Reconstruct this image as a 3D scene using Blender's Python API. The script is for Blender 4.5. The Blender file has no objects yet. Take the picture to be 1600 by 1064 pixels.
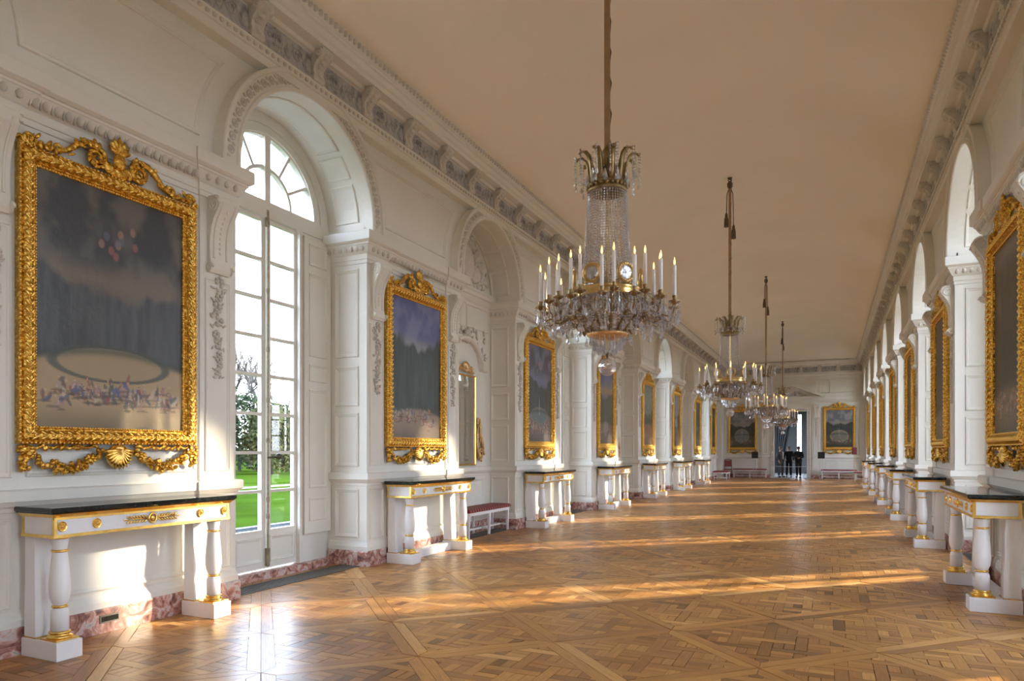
import bpy, math, random
import numpy as np
from math import sin, cos, pi, sqrt, radians
from mathutils import Vector, Matrix

scene = bpy.context.scene
COL = scene.collection
R = random.Random(7)

# ------------------------------------------------------------------ key sizes
AL, AR = -5.46, 1.68            # left / right wall face (X)
YB, YE = -6.55, 40.2            # back / end wall face (Y)
P0, PITCH = 3.86, 4.6           # first picture bay and bay pitch along Y
HALF = 1.21                     # half width of a pier
OPW = 1.09                      # half width of an opening
SPR, ARC = 4.32, 4.40           # impost height, arch centre
CEIL, RISE = 6.30, 1.06
XC = -1.95                      # chandelier axis
F_PX, VPX, HOR = 1070.0, 1297.0, 704.0
TH = math.atan((VPX - 800.0) / F_PX)

# ------------------------------------------------------------------ camera
cam = bpy.data.cameras.new('camera')
cam_o = bpy.data.objects.new('camera', cam)
COL.objects.link(cam_o)
cam.sensor_width = 36.0
cam.lens = F_PX / 1600.0 * 36.0
cam.shift_y = (HOR - 532.0) / 1600.0
cam.clip_start, cam.clip_end = 0.05, 800
cam_o.location = (0, 0, 1.5)
cam_o.rotation_euler = (pi / 2, 0, TH)
scene.camera = cam_o

# ------------------------------------------------------------------ view, world, sun
vs = scene.view_settings
vs.view_transform = 'Standard'
vs.look = 'None'
vs.gamma = 1.0
vs.use_curve_mapping = False
vs.exposure = 4.1
try:
    cy = scene.cycles
    cy.max_bounces = 12
    cy.diffuse_bounces = 8
    cy.glossy_bounces = 4
    cy.transparent_max_bounces = 40
    cy.transmission_bounces = 4
    cy.caustics_reflective = False
    cy.caustics_refractive = False
    cy.sample_clamp_indirect = 6.0
    cy.use_denoising = True
except Exception:
    pass

world = bpy.data.worlds.new('sky')
scene.world = world
world.use_nodes = True
wn = world.node_tree
wn.nodes.clear()
w_out = wn.nodes.new('ShaderNodeOutputWorld')
w_bg = wn.nodes.new('ShaderNodeBackground')
w_tc = wn.nodes.new('ShaderNodeTexCoord')
w_sep = wn.nodes.new('ShaderNodeSeparateXYZ')
w_ramp = wn.nodes.new('ShaderNodeValToRGB')
w_ramp.color_ramp.elements[0].position = 0.0
w_ramp.color_ramp.elements[0].color = (0.88, 0.93, 1.0, 1)
w_ramp.color_ramp.elements[1].position = 0.8
w_ramp.color_ramp.elements[1].color = (0.50, 0.70, 1.0, 1)
wn.links.new(w_tc.outputs['Generated'], w_sep.inputs[0])
wn.links.new(w_sep.outputs['Z'], w_ramp.inputs[0])
wn.links.new(w_ramp.outputs[0], w_bg.inputs['Color'])
w_bg.inputs['Strength'].default_value = 1.0
wn.links.new(w_bg.outputs[0], w_out.inputs[0])

SUN_AZ, SUN_EL = radians(40), radians(18.5)
sun = bpy.data.lights.new('sun', 'SUN')
sun.energy = 1.0
sun.angle = radians(2.0)
sun.color = (1.0, 0.85, 0.60)
sun_o = bpy.data.objects.new('sun', sun)
COL.objects.link(sun_o)
sd = Vector((-cos(SUN_AZ) * cos(SUN_EL), -sin(SUN_AZ) * cos(SUN_EL), -sin(SUN_EL)))
sun_o.rotation_euler = sd.to_track_quat('-Z', 'Y').to_euler()
sun_o.location = (30, 30, 20)

def portal(x, y, rz):
    l = bpy.data.lights.new('window_daylight', 'AREA')
    l.shape = 'RECTANGLE'
    l.size, l.size_y = 2.0, 5.0
    l.energy = 1.0
    l.cycles.is_portal = True
    o = bpy.data.objects.new('window_daylight', l)
    COL.objects.link(o)
    o.location = (x, y, 2.9)
    o.rotation_euler = (pi / 2, 0, rz)      # -Z of the lamp looks along local +Y turned by rz
    return o

# ------------------------------------------------------------------ materials
MATS = {}
def nmat(name):
    m = bpy.data.materials.new(name)
    m.use_nodes = True
    nt = m.node_tree
    b = nt.nodes['Principled BSDF']
    MATS[name] = m
    return m, nt, b
def node(nt, t, **kw):
    n = nt.nodes.new(t)
    for k, v in kw.items():
        setattr(n, k, v)
    return n
def ramp(nt, stops):
    r = node(nt, 'ShaderNodeValToRGB')
    el = r.color_ramp.elements
    while len(el) < len(stops):
        el.new(0.5)
    for e, (p, c) in zip(el, stops):
        e.position = p
        e.color = (*c, 1)
    return r
def plain(name, col, rough=0.5, metal=0.0, var=0.0, scale=4.0, bump=0.0, bscale=60.0, spec=None):
    m, nt, b = nmat(name)
    b.inputs['Base Color'].default_value = (*col, 1)
    b.inputs['Roughness'].default_value = rough
    b.inputs['Metallic'].default_value = metal
    if spec is not None:
        b.inputs['Specular IOR Level'].default_value = spec
    if var or bump:
        tc = node(nt, 'ShaderNodeTexCoord')
    if var:
        n = node(nt, 'ShaderNodeTexNoise')
        n.inputs['Scale'].default_value = scale
        n.inputs['Detail'].default_value = 4
        nt.links.new(tc.outputs['Object'], n.inputs['Vector'])
        r = ramp(nt, [(0.3, tuple(c * (1 - var) for c in col)), (0.7, tuple(min(1, c * (1 + var)) for c in col))])
        nt.links.new(n.outputs['Fac'], r.inputs[0])
        nt.links.new(r.outputs[0], b.inputs['Base Color'])
    if bump:
        n2 = node(nt, 'ShaderNodeTexNoise')
        n2.inputs['Scale'].default_value = bscale
        n2.inputs['Detail'].default_value = 3
        nt.links.new(tc.outputs['Object'], n2.inputs['Vector'])
        bp = node(nt, 'ShaderNodeBump')
        bp.inputs['Strength'].default_value = bump
        bp.inputs['Distance'].default_value = 0.01
        nt.links.new(n2.outputs['Fac'], bp.inputs['Height'])
        nt.links.new(bp.outputs[0], b.inputs['Normal'])
    return m
plain('wall_paint', (0.75, 0.735, 0.675), 0.5, var=0.03, scale=1.3, bump=0.03, bscale=30)
plain('plaster_ornament', (0.62, 0.60, 0.55), 0.65, var=0.10, scale=9, bump=0.25, bscale=70)
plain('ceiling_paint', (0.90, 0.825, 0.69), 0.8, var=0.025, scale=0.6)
plain('table_paint', (0.84, 0.84, 0.855), 0.38, var=0.02, scale=6)
plain('black_marble', (0.012, 0.016, 0.015), 0.07, var=0.5, scale=18)
plain('gilt_bronze', (0.92, 0.62, 0.18), 0.27, 1.0, var=0.12, scale=20)
plain('pale_gilt', (0.75, 0.50, 0.24), 0.42, 0.85, var=0.25, scale=30)
plain('aged_brass', (0.30, 0.21, 0.10), 0.38, 1.0, var=0.35, scale=14)
plain('bright_brass', (0.70, 0.49, 0.19), 0.28, 1.0, var=0.2, scale=14)
plain('window_bronze', (0.30, 0.25, 0.17), 0.5, 0.5, var=0.3, scale=20)
plain('iron', (0.10, 0.085, 0.06), 0.45, 0.7, var=0.3, scale=20)
plain('grille_metal', (0.20, 0.18, 0.15), 0.5, 0.5)
plain('dark_gap', (0.02, 0.014, 0.01), 0.9)
plain('candle_wax', (0.80, 0.79, 0.78), 0.4)
plain('ribbon_cloth', (0.34, 0.22, 0.11), 0.6, var=0.15, scale=10)
plain('tassel_cloth', (0.12, 0.085, 0.07), 0.8)
plain('black_cloth', (0.012, 0.012, 0.014), 0.8)
plain('navy_cloth', (0.02, 0.022, 0.03), 0.8)
plain('grey_cloth', (0.09, 0.09, 0.10), 0.8)
plain('shirt_cloth', (0.7, 0.7, 0.72), 0.8)
plain('skin', (0.55, 0.33, 0.24), 0.55)
plain('grey_hair', (0.25, 0.22, 0.2), 0.7)
plain('dark_hair', (0.03, 0.022, 0.018), 0.6)
plain('shoe_leather', (0.015, 0.012, 0.01), 0.4)
plain('black_board', (0.014, 0.015, 0.016), 0.5)
plain('red_board', (0.22, 0.04, 0.06), 0.6)
plain('chair_wood', (0.08, 0.03, 0.02), 0.4)
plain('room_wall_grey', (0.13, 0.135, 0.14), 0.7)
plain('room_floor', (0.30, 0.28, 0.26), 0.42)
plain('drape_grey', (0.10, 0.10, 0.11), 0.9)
plain('stone_ext', (0.45, 0.42, 0.36), 0.8, var=0.1)
plain('slate', (0.05, 0.06, 0.075), 0.6)
plain('gravel', (0.22, 0.19, 0.15), 0.9, var=0.12, scale=3)
plain('grass', (0.022, 0.040, 0.004), 0.9, var=0.3, scale=0.35, spec=0.0)
plain('path_sand', (0.05, 0.042, 0.022), 0.9)
plain('bark', (0.035, 0.03, 0.025), 0.9)
plain('leaf_green', (0.016, 0.024, 0.007), 0.7, spec=0.1, var=0.4, scale=1.5)
plain('leaf_olive', (0.034, 0.036, 0.010), 0.7, spec=0.1, var=0.4, scale=1.5)
plain('cord_white', (0.6, 0.6, 0.62), 0.5)

# carved gilding
m, nt, b = nmat('carved_gilt')
b.inputs['Metallic'].default_value = 0.9
b.inputs['Roughness'].default_value = 0.27
tc = node(nt, 'ShaderNodeTexCoord')
vo = node(nt, 'ShaderNodeTexVoronoi')
vo.inputs['Scale'].default_value = 34
no = node(nt, 'ShaderNodeTexNoise')
no.inputs['Scale'].default_value = 55
no.inputs['Detail'].default_value = 3
nt.links.new(tc.outputs['Object'], vo.inputs['Vector'])
nt.links.new(tc.outputs['Object'], no.inputs['Vector'])
mx = node(nt, 'ShaderNodeMath', operation='ADD')
nt.links.new(vo.outputs['Distance'], mx.inputs[0])
nt.links.new(no.outputs['Fac'], mx.inputs[1])
rp = ramp(nt, [(0.50, (0.98, 0.68, 0.18)), (0.82, (0.92, 0.58, 0.12)), (1.0, (0.62, 0.34, 0.05))])
nt.links.new(mx.outputs[0], rp.inputs[0])
nt.links.new(rp.outputs[0], b.inputs['Base Color'])
bp = node(nt, 'ShaderNodeBump')
bp.inputs['Strength'].default_value = 0.8
bp.inputs['Distance'].default_value = 0.012
nt.links.new(mx.outputs[0], bp.inputs['Height'])
nt.links.new(bp.outputs[0], b.inputs['Normal'])

# grey veined frieze
def veined(name, stops, scale, rough, dist=2.0, bump=0.0):
    m, nt, b = nmat(name)
    tc = node(nt, 'ShaderNodeTexCoord')
    n = node(nt, 'ShaderNodeTexNoise')
    n.inputs['Scale'].default_value = scale
    n.inputs['Detail'].default_value = 7
    n.inputs['Roughness'].default_value = 0.62
    n.inputs['Distortion'].default_value = dist
    nt.links.new(tc.outputs['Object'], n.inputs['Vector'])
    r = ramp(nt, stops)
    nt.links.new(n.outputs['Fac'], r.inputs[0])
    nt.links.new(r.outputs[0], b.inputs['Base Color'])
    b.inputs['Roughness'].default_value = rough
    if bump:
        bp = node(nt, 'ShaderNodeBump')
        bp.inputs['Strength'].default_value = bump
        bp.inputs['Distance'].default_value = 0.02
        nt.links.new(n.outputs['Fac'], bp.inputs['Height'])
        nt.links.new(bp.outputs[0], b.inputs['Normal'])
    return m
veined('frieze_stone', [(0.32, (0.22, 0.225, 0.24)), (0.5, (0.42, 0.42, 0.43)), (0.7, (0.54, 0.54, 0.54))], 5, 0.6, 1.5, 0.5)
veined('red_marble', [(0.34, (0.12, 0.07, 0.07)), (0.44, (0.34, 0.16, 0.13)), (0.52, (0.55, 0.30, 0.25)), (0.60, (0.64, 0.56, 0.53)), (0.72, (0.38, 0.33, 0.33))], 6.5, 0.25, 1.6)
veined('relief_plaster', [(0.3, (0.62, 0.60, 0.56)), (0.7, (0.78, 0.76, 0.72))], 14, 0.7, 1.0, 0.6)

# parquet oak: tone per piece in a colour attribute, grain along the UV
m, nt, b = nmat('parquet_oak')
at = node(nt, 'ShaderNodeAttribute', attribute_name='tone')
sp = node(nt, 'ShaderNodeSeparateColor')
nt.links.new(at.outputs['Color'], sp.inputs[0])
rp = ramp(nt, [(0.0, (0.20, 0.088, 0.028)), (0.3, (0.41, 0.182, 0.050)), (0.7, (0.60, 0.295, 0.082)), (1.0, (0.76, 0.45, 0.17))])
nt.links.new(sp.outputs[0], rp.inputs[0])
uv = node(nt, 'ShaderNodeUVMap', uv_map='grain')
mp = node(nt, 'ShaderNodeMapping')
mp.inputs['Scale'].default_value = (5, 90, 1)
nt.links.new(uv.outputs[0], mp.inputs['Vector'])
gn = node(nt, 'ShaderNodeTexNoise')
gn.inputs['Scale'].default_value = 1.0
gn.inputs['Detail'].default_value = 5
nt.links.new(mp.outputs[0], gn.inputs['Vector'])
gr = ramp(nt, [(0.3, (0.74, 0.72, 0.70)), (0.65, (1.08, 1.08, 1.08))])
nt.links.new(gn.outputs['Fac'], gr.inputs[0])
mm = node(nt, 'ShaderNodeMix', data_type='RGBA', blend_type='MULTIPLY')
mm.inputs[0].default_value = 1.0
nt.links.new(rp.outputs[0], mm.inputs[6])
nt.links.new(gr.outputs[0], mm.inputs[7])
tc = node(nt, 'ShaderNodeTexCoord')
wn2 = node(nt, 'ShaderNodeTexNoise')
wn2.inputs['Scale'].default_value = 0.9
wn2.inputs['Detail'].default_value = 4
nt.links.new(tc.outputs['Object'], wn2.inputs['Vector'])
wr = ramp(nt, [(0.35, (0.84, 0.84, 0.84)), (0.65, (1.1, 1.1, 1.1))])
nt.links.new(wn2.outputs['Fac'], wr.inputs[0])
m2 = node(nt, 'ShaderNodeMix', data_type='RGBA', blend_type='MULTIPLY')
m2.inputs[0].default_value = 1.0
nt.links.new(mm.outputs[2], m2.inputs[6])
nt.links.new(wr.outputs[0], m2.inputs[7])
nt.links.new(m2.outputs[2], b.inputs['Base Color'])
rr = node(nt, 'ShaderNodeMapRange')
rr.inputs['To Min'].default_value = 0.24
rr.inputs['To Max'].default_value = 0.42
nt.links.new(wn2.outputs['Fac'], rr.inputs['Value'])
nt.links.new(rr.outputs[0], b.inputs['Roughness'])
bp = node(nt, 'ShaderNodeBump')
bp.inputs['Strength'].default_value = 0.06
bp.inputs['Distance'].default_value = 0.003
nt.links.new(gn.outputs['Fac'], bp.inputs['Height'])
nt.links.new(bp.outputs[0], b.inputs['Normal'])

# oil paint: colours of the picture in a colour attribute, varnish gloss
m, nt, b = nmat('oil_canvas')
at = node(nt, 'ShaderNodeAttribute', attribute_name='paint')
nt.links.new(at.outputs['Color'], b.inputs['Base Color'])
b.inputs['Roughness'].default_value = 0.34
tc = node(nt, 'ShaderNodeTexCoord')
n2 = node(nt, 'ShaderNodeTexNoise')
n2.inputs['Scale'].default_value = 22
n2.inputs['Detail'].default_value = 6
nt.links.new(tc.outputs['Object'], n2.inputs['Vector'])
bp = node(nt, 'ShaderNodeBump')
bp.inputs['Strength'].default_value = 0.22
bp.inputs['Distance'].default_value = 0.01
nt.links.new(n2.outputs['Fac'], bp.inputs['Height'])
nt.links.new(bp.outputs[0], b.inputs['Normal'])

# red striped seat cloth
m, nt, b = nmat('red_stripe_cloth')
tc = node(nt, 'ShaderNodeTexCoord')
wv = node(nt, 'ShaderNodeTexWave')
wv.bands_direction = 'X'
wv.inputs['Scale'].default_value = 3.5
wv.inputs['Distortion'].default_value = 0.0
nt.links.new(tc.outputs['Object'], wv.inputs['Vector'])
rp = ramp(nt, [(0.0, (0.20, 0.012, 0.022)), (0.55, (0.24, 0.02, 0.03)), (0.62, (0.03, 0.01, 0.012)), (0.9, (0.33, 0.17, 0.13))])
nt.links.new(wv.outputs['Fac'], rp.inputs[0])
nt.links.new(rp.outputs[0], b.inputs['Base Color'])
b.inputs['Roughness'].default_value = 0.8
plain('red_cloth', (0.26, 0.06, 0.06), 0.8, var=0.1)

def thin_glass(name, tint, k, rough, body=None):
    m = bpy.data.materials.new(name)
    m.use_nodes = True
    nt = m.node_tree
    nt.nodes.clear()
    out = node(nt, 'ShaderNodeOutputMaterial')
    tr = node(nt, 'ShaderNodeBsdfTransparent')
    tr.inputs[0].default_value = (*tint, 1)
    gl = node(nt, 'ShaderNodeBsdfGlossy')
    gl.inputs['Roughness'].default_value = rough
    lw = node(nt, 'ShaderNodeLayerWeight')
    lw.inputs['Blend'].default_value = 0.5
    pw = node(nt, 'ShaderNodeMath', operation='POWER')
    pw.inputs[1].default_value = 5.0
    ml = node(nt, 'ShaderNodeMath', operation='MULTIPLY_ADD')
    ml.inputs[1].default_value = 1.0 - k
    ml.inputs[2].default_value = k
    ml.use_clamp = True
    mix = node(nt, 'ShaderNodeMixShader')
    nt.links.new(lw.outputs['Facing'], pw.inputs[0])
    nt.links.new(pw.outputs[0], ml.inputs[0])
    nt.links.new(ml.outputs[0], mix.inputs[0])
    nt.links.new(tr.outputs[0], mix.inputs[1])
    nt.links.new(gl.outputs[0], mix.inputs[2])
    last = mix
    if body:
        df = node(nt, 'ShaderNodeBsdfDiffuse')
        df.inputs[0].default_value = (*body[0], 1)
        mix2 = node(nt, 'ShaderNodeMixShader')
        mix2.inputs[0].default_value = body[1]
        nt.links.new(mix.outputs[0], mix2.inputs[1])
        nt.links.new(df.outputs[0], mix2.inputs[2])
        last = mix2
    nt.links.new(last.outputs[0], out.inputs[0])
    MATS[name] = m
thin_glass('window_glass', (0.98, 0.985, 1.0), 0.03, 0.0)
thin_glass('crystal', (0.90, 0.90, 0.93), 0.34, 0.05, ((0.80, 0.81, 0.85), 0.20))
plain('mirror_silver', (0.62, 0.63, 0.62), 0.02, 1.0)
m, nt, b = nmat('flame_glow')
b.inputs['Base Color'].default_value = (1, 0.6, 0.2, 1)
b.inputs['Emission Color'].default_value = (1.0, 0.48, 0.14, 1)
b.inputs['Emission Strength'].default_value = 0.28

# ------------------------------------------------------------------ mesh helpers
class MB:
    def __init__(self):
        self.v, self.f = [], []
    def add(self, vs, fs):
        n = len(self.v)
        self.v.extend(vs)
        self.f.extend(tuple(i + n for i in f) for f in fs)
        return self
    def box(self, x0, x1, y0, y1, z0, z1):
        return self.add([(x0, y0, z0), (x1, y0, z0), (x1, y1, z0), (x0, y1, z0), (x0, y0, z1), (x1, y0, z1), (x1, y1, z1), (x0, y1, z1)],
                        [(3, 2, 1, 0), (4, 5, 6, 7), (0, 1, 5, 4), (1, 2, 6, 5), (2, 3, 7, 6), (3, 0, 4, 7)])
    def cbox(self, x0, x1, y0, y1, z0, z1, c=0.006):
        pts = lambda k: [(x0 + k, y0 + k), (x1 - k, y0 + k), (x1 - k, y1 - k), (x0 + k, y1 - k)]
        vs, fs = [], []
        for z, k in ((z0, c), (z0 + c, 0), (z1 - c, 0), (z1, c)):
            vs += [(x, y, z) for x, y in pts(k)]
        fs.append((3, 2, 1, 0))
        for r in range(3):
            for i in range(4):
                j = (i + 1) % 4
                fs.append((r * 4 + i, r * 4 + j, r * 4 + 4 + j, r * 4 + 4 + i))
        fs.append((12, 13, 14, 15))
        return self.add(vs, fs)
    def frustum(self, a, z0, b, z1):          # a, b = (x0,x1,y0,y1)
        vs = [(a[0], a[2], z0), (a[1], a[2], z0), (a[1], a[3], z0), (a[0], a[3], z0), (b[0], b[2], z1), (b[1], b[2], z1), (b[1], b[3], z1), (b[0], b[3], z1)]
        return self.add(vs, [(3, 2, 1, 0), (4, 5, 6, 7), (0, 1, 5, 4), (1, 2, 6, 5), (2, 3, 7, 6), (3, 0, 4, 7)])
    def prism(self, poly, fn, t0, t1):        # poly 2d, fn(p, q, t) -> xyz
        n = len(poly)
        vs = [fn(p, q, t0) for p, q in poly] + [fn(p, q, t1) for p, q in poly]
        fs = [tuple(range(n))[::-1], tuple(range(n, 2 * n))] + [(i, (i + 1) % n, n + (i + 1) % n, n + i) for i in range(n)]
        return self.add(vs, fs)
    def rings(self, rs, closed=True, cap=False):
        n = len(rs[0])
        vs = [p for r in rs for p in r]
        fs = []
        for k in range(len(rs) - 1):
            for i in range(n if closed else n - 1):
                j = (i + 1) % n
                fs.append((k * n + i, k * n + j, (k + 1) * n + j, (k + 1) * n + i))
        if cap:
            fs.append(tuple(range(n))[::-1])
            fs.append(tuple(range((len(rs) - 1) * n, len(rs) * n)))
        return self.add(vs, fs)
    def lathe(self, prof, n=16, c=(0, 0), cap=True):
        rs = [[(c[0] + r * cos(2 * pi * i / n), c[1] + r * sin(2 * pi * i / n), z) for i in range(n)] for r, z in prof]
        return self.rings(rs, True, cap)
    def tube(self, pts, rad, n=6, cap=True):
        pts = [Vector(p) for p in pts]
        rads = rad if isinstance(rad, (list, tuple)) else [rad] * len(pts)
        rs, up = [], None
        for i, p in enumerate(pts):
            t = (pts[min(i + 1, len(pts) - 1)] - pts[max(i - 1, 0)])
            t = t.normalized() if t.length > 1e-9 else Vector((0, 0, 1))
            if up is None:
                up = Vector((0, 0, 1)) if abs(t.z) < 0.9 else Vector((0, 1, 0))
            a = t.cross(up)
            a = a.normalized() if a.length > 1e-6 else t.orthogonal().normalized()
            b2 = t.cross(a).normalized()
            up = -b2 if (-b2).dot(up) > b2.dot(up) else b2
            rs.append([tuple(p + (a * cos(2 * pi * k / n) + b2 * sin(2 * pi * k / n)) * rads[i]) for k in range(n)])
        return self.rings(rs, True, cap)
    def ell(self, c, r, n=6, m=4, rot=None):
        vs, fs = [], []
        rm = rot or Matrix.Identity(3)
        cv = Vector(c)
        def P(x, y, z):
            return tuple(cv + rm @ Vector((x * r[0], y * r[1], z * r[2])))
        vs.append(P(0, 0, -1))
        for j in range(1, m):
            ph = -pi / 2 + pi * j / m
            for i in range(n):
                th = 2 * pi * i / n
                vs.append(P(cos(ph) * cos(th), cos(ph) * sin(th), sin(ph)))
        vs.append(P(0, 0, 1))
        for i in range(n):
            fs.append((0, 1 + (i + 1) % n, 1 + i))
            for j in range(m - 2):
                a = 1 + j * n
                fs.append((a + i, a + (i + 1) % n, a + n + (i + 1) % n, a + n + i))
            a = 1 + (m - 2) * n
            fs.append((a + i, a + (i + 1) % n, len(vs) - 1))
        return self.add(vs, fs)
    def torus(self, c, R_, r, axis='y', n=12, m=6, a0=0, a1=2 * pi, sy=1.0):
        rs = []
        full = abs(a1 - a0 - 2 * pi) < 1e-6
        N = n if full else n + 1
        for i in range(N):
            t = a0 + (a1 - a0) * i / n
            ring = []
            for k in range(m):
                p = 2 * pi * k / m
                q, h = R_ + r * cos(p), r * sin(p) * sy
                if axis == 'y':
                    ring.append((c[0] + q * cos(t), c[1] + h, c[2] + q * sin(t)))
                elif axis == 'z':
                    ring.append((c[0] + q * cos(t), c[1] + q * sin(t), c[2] + h))
                else:
                    ring.append((c[0] + h, c[1] + q * cos(t), c[2] + q * sin(t)))
            rs.append(ring)
        if full:
            rs.append(rs[0])
        return self.rings(rs, True, not full)
    def merge(self, o, fn=None):
        return self.add([fn(*p) for p in o.v] if fn else list(o.v), o.f)
    def mesh(self, name, mat, smooth=False):
        me = bpy.data.meshes.new(name)
        me.from_pydata(self.v, [], self.f)
        if mat:
            me.materials.append(MATS[mat])
        if smooth:
            me.polygons.foreach_set('use_smooth', [True] * len(me.polygons))
        me.update()
        return me
    def obj(self, name, mat, parent=None, loc=(0, 0, 0), rz=0.0, smooth=False):
        return put(name, self.mesh(name, mat, smooth), parent, loc, rz)

def put(name, me, parent=None, loc=(0, 0, 0), rz=0.0):
    o = bpy.data.objects.new(name, me)
    COL.objects.link(o)
    o.parent = parent
    o.location = loc
    o.rotation_euler = (0, 0, rz)
    return o
def tag(o, label=None, cat=None, group=None, kind=None):
    if label: o['label'] = label
    if cat: o['category'] = cat
    if group: o['group'] = group
    if kind: o['kind'] = kind
    return o
def empty(name, loc=(0, 0, 0), rz=0.0):
    return put(name, None, None, loc, rz)
def copy_tree(o, parent=None):
    c = o.copy()
    COL.objects.link(c)
    c.parent = parent
    for ch in CH.get(o.name, []):
        copy_tree_child(ch, c)
    return c
def copy_tree_child(o, parent):
    c = o.copy()
    COL.objects.link(c)
    c.parent = parent
    for ch in CH.get(o.name, []):
        copy_tree_child(ch, c)
CH = {}
def index_children():
    CH.clear()
    for o in bpy.data.objects:
        if o.parent:
            CH.setdefault(o.parent.name, []).append(o)

def mould(mb, pts, prof, fn):
    """sweep prof [(inward offset, height)] round the closed ccw loop pts; fn(x, z, h) -> xyz"""
    n = len(pts)
    ms = []
    for i in range(n):
        p0, p1, p2 = pts[i - 1], pts[i], pts[(i + 1) % n]
        a = Vector((p1[0] - p0[0], p1[1] - p0[1])).normalized()
        c = Vector((p2[0] - p1[0], p2[1] - p1[1])).normalized()
        n1, n2 = Vector((-a.y, a.x)), Vector((-c.y, c.x))
        ms.append((n1 + n2) / max(0.3, 1 + n1.dot(n2)))
    rs = [[fn(p[0] + o * k.x, p[1] + o * k.y, h) for p, k in zip(pts, ms)] for o, h in prof]
    mb.rings(rs, True)
def rect(x0, x1, z0, z1):
    return [(x0, z0), (x1, z0), (x1, z1), (x0, z1)]
PANEL = [(0, 0), (0.004, 0.016), (0.016, 0.020), (0.024, 0.010), (0.036, 0.008), (0.044, 0.002), (0.052, -0.001)]
_pm = {}
def panel_mesh(w, h, scale=1.0):
    key = (round(w, 3), round(h, 3), scale)
    if key not in _pm:
        mb = MB()
        mould(mb, rect(-w / 2, w / 2, 0, h), [(o * scale, t * scale) for o, t in PANEL], lambda x, z, t: (x, t, z))
        _pm[key] = mb.mesh('panel', 'wall_paint')
    return _pm[key]
# ------------------------------------------------------------------ the room shell
LEFT, RIGHT = 'left', 'right'
def at(side, s):                      # location and turn of a thing on a side wall (local +Y looks into the room)
    return ((AL, s, 0), -pi / 2) if side == LEFT else ((AR, s, 0), pi / 2)
PIERS = [P0 + PITCH * k for k in range(-2, 8)]
OPEN = {k: P0 + PITCH * (k + 0.5) for k in range(-2, 8)}
def is_window(side, k):
    return side == RIGHT or k % 2 == 0

def build_wall(side):
    mb = MB()
    W = (lambda s, d, h: (AL + d, s, h)) if side == LEFT else (lambda s, d, h: (AR - d, s, h))
    def wbox(s0, s1, d0, d1, h0, h1):
        a, c = W(s0, d0, h0), W(s1, d1, h1)
        mb.box(min(a[0], c[0]), max(a[0], c[0]), s0, s1, h0, h1)
    for c in PIERS:
        wbox(c - HALF if c > PIERS[0] else YB - 0.3, c + HALF, -0.85, 0, 0, 6.6)
    wbox(OPEN[7] + OPW, YE + 0.3, -0.85, 0, 0, 6.6)
    N = 28
    for k, oc in OPEN.items():
        arc = [(oc - OPW * cos(pi * i / N), ARC + OPW * sin(pi * i / N)) for i in range(N + 1)]
        back = -0.62 if is_window(side, k) else -0.5
        for i in range(N):
            (s0, h0), (s1, h1) = arc[i], arc[i + 1]
            mb.add([W(s0, 0, h0), W(s1, 0, h1), W(s1, 0, 6.6), W(s0, 0, 6.6)], [(0, 1, 2, 3)])
            mb.add([W(s0, 0, h0), W(s1, 0, h1), W(s1, back, h1), W(s0, back, h0)], [(0, 1, 2, 3)])
            mb.add([W(s0, -.66, h0 - .01), W(s1, -.66, h1 - .01), W(s1, -.66, 6.6), W(s0, -.66, 6.6)], [(0, 1, 2, 3)])
        if not is_window(side, k):
            wbox(oc - OPW - .02, oc + OPW + .02, -0.75, -0.5, 0, 5.55)
    o = mb.obj('wall_' + side, 'wall_paint')
    return tag(o, 'white panelled gallery wall with %s' % ('arched windows and mirror niches in turn' if side == LEFT else 'an arched window in every bay'), 'wall', kind='structure')
wall = {LEFT: build_wall(LEFT), RIGHT: build_wall(RIGHT)}

# U-shaped runs round a pier, breaking forward over the pilasters
BRK, UB = 0.02, 0.80
def pier_run(prof, U=HALF, back=-0.58, brk=BRK):
    mb = MB()
    rs = []
    for o, h in prof:
        rs.append([(-U - o, back, h), (-U - o, brk + o, h), (-UB + o, brk + o, h), (-UB + o, o, h), (UB - o, o, h), (UB - o, brk + o, h), (U + o, brk + o, h), (U + o, back, h)])
    mb.rings(rs, False)
    return mb
def flat_run(prof, x0, x1):
    mb = MB()
    mb.rings([[(x0, o, h), (x1, o, h)] for o, h in prof], False)
    return mb
IMP = [(0, 3.93), (.012, 3.935), (.012, 3.98), (.022, 3.985), (.022, 4.05), (.035, 4.06), (.05, 4.075), (.09, 4.15), (.10, 4.155), (.10, 4.175), (.115, 4.18), (.14, 4.20), (.14, 4.31), (.135, 4.32), (-.02, 4.32)]
RAIL = [(0, 1.04), (.012, 1.045), (.012, 1.075), (.03, 1.09), (.055, 1.12), (.065, 1.125), (.065, 1.20), (.055, 1.21), (-.02, 1.212)]
BASE = [(.03, .20), (.03, .25), (.022, .27), (.012, .30), (0, .315)]
PLIN = [(.045, 0), (.045, .185), (.038, .2), (-.02, .2)]
me_imp = pier_run(IMP).mesh('impost', 'wall_paint')
me_rail = pier_run(RAIL).mesh('dado_rail', 'wall_paint')
me_base = pier_run(BASE).mesh('base_moulding', 'wall_paint')
me_plin = pier_run(PLIN).mesh('plinth', 'red_marble')
# pilaster strips
mb = MB()
for s in (-1, 1):
    x0, x1 = sorted((s * UB, s * (HALF + .002)))
    mb.box(x0, x1, -.02, BRK, .2, 4.0)
me_pil = [None, None]
for q, s in enumerate((-1, 1)):
    mb = MB()
    x0, x1 = sorted((s * UB, s * (HALF + .002)))
    mb.box(x0, x1, -.02, BRK, .2, 4.0)
    me_pil[q] = mb.mesh('pilaster', 'wall_paint')
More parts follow.
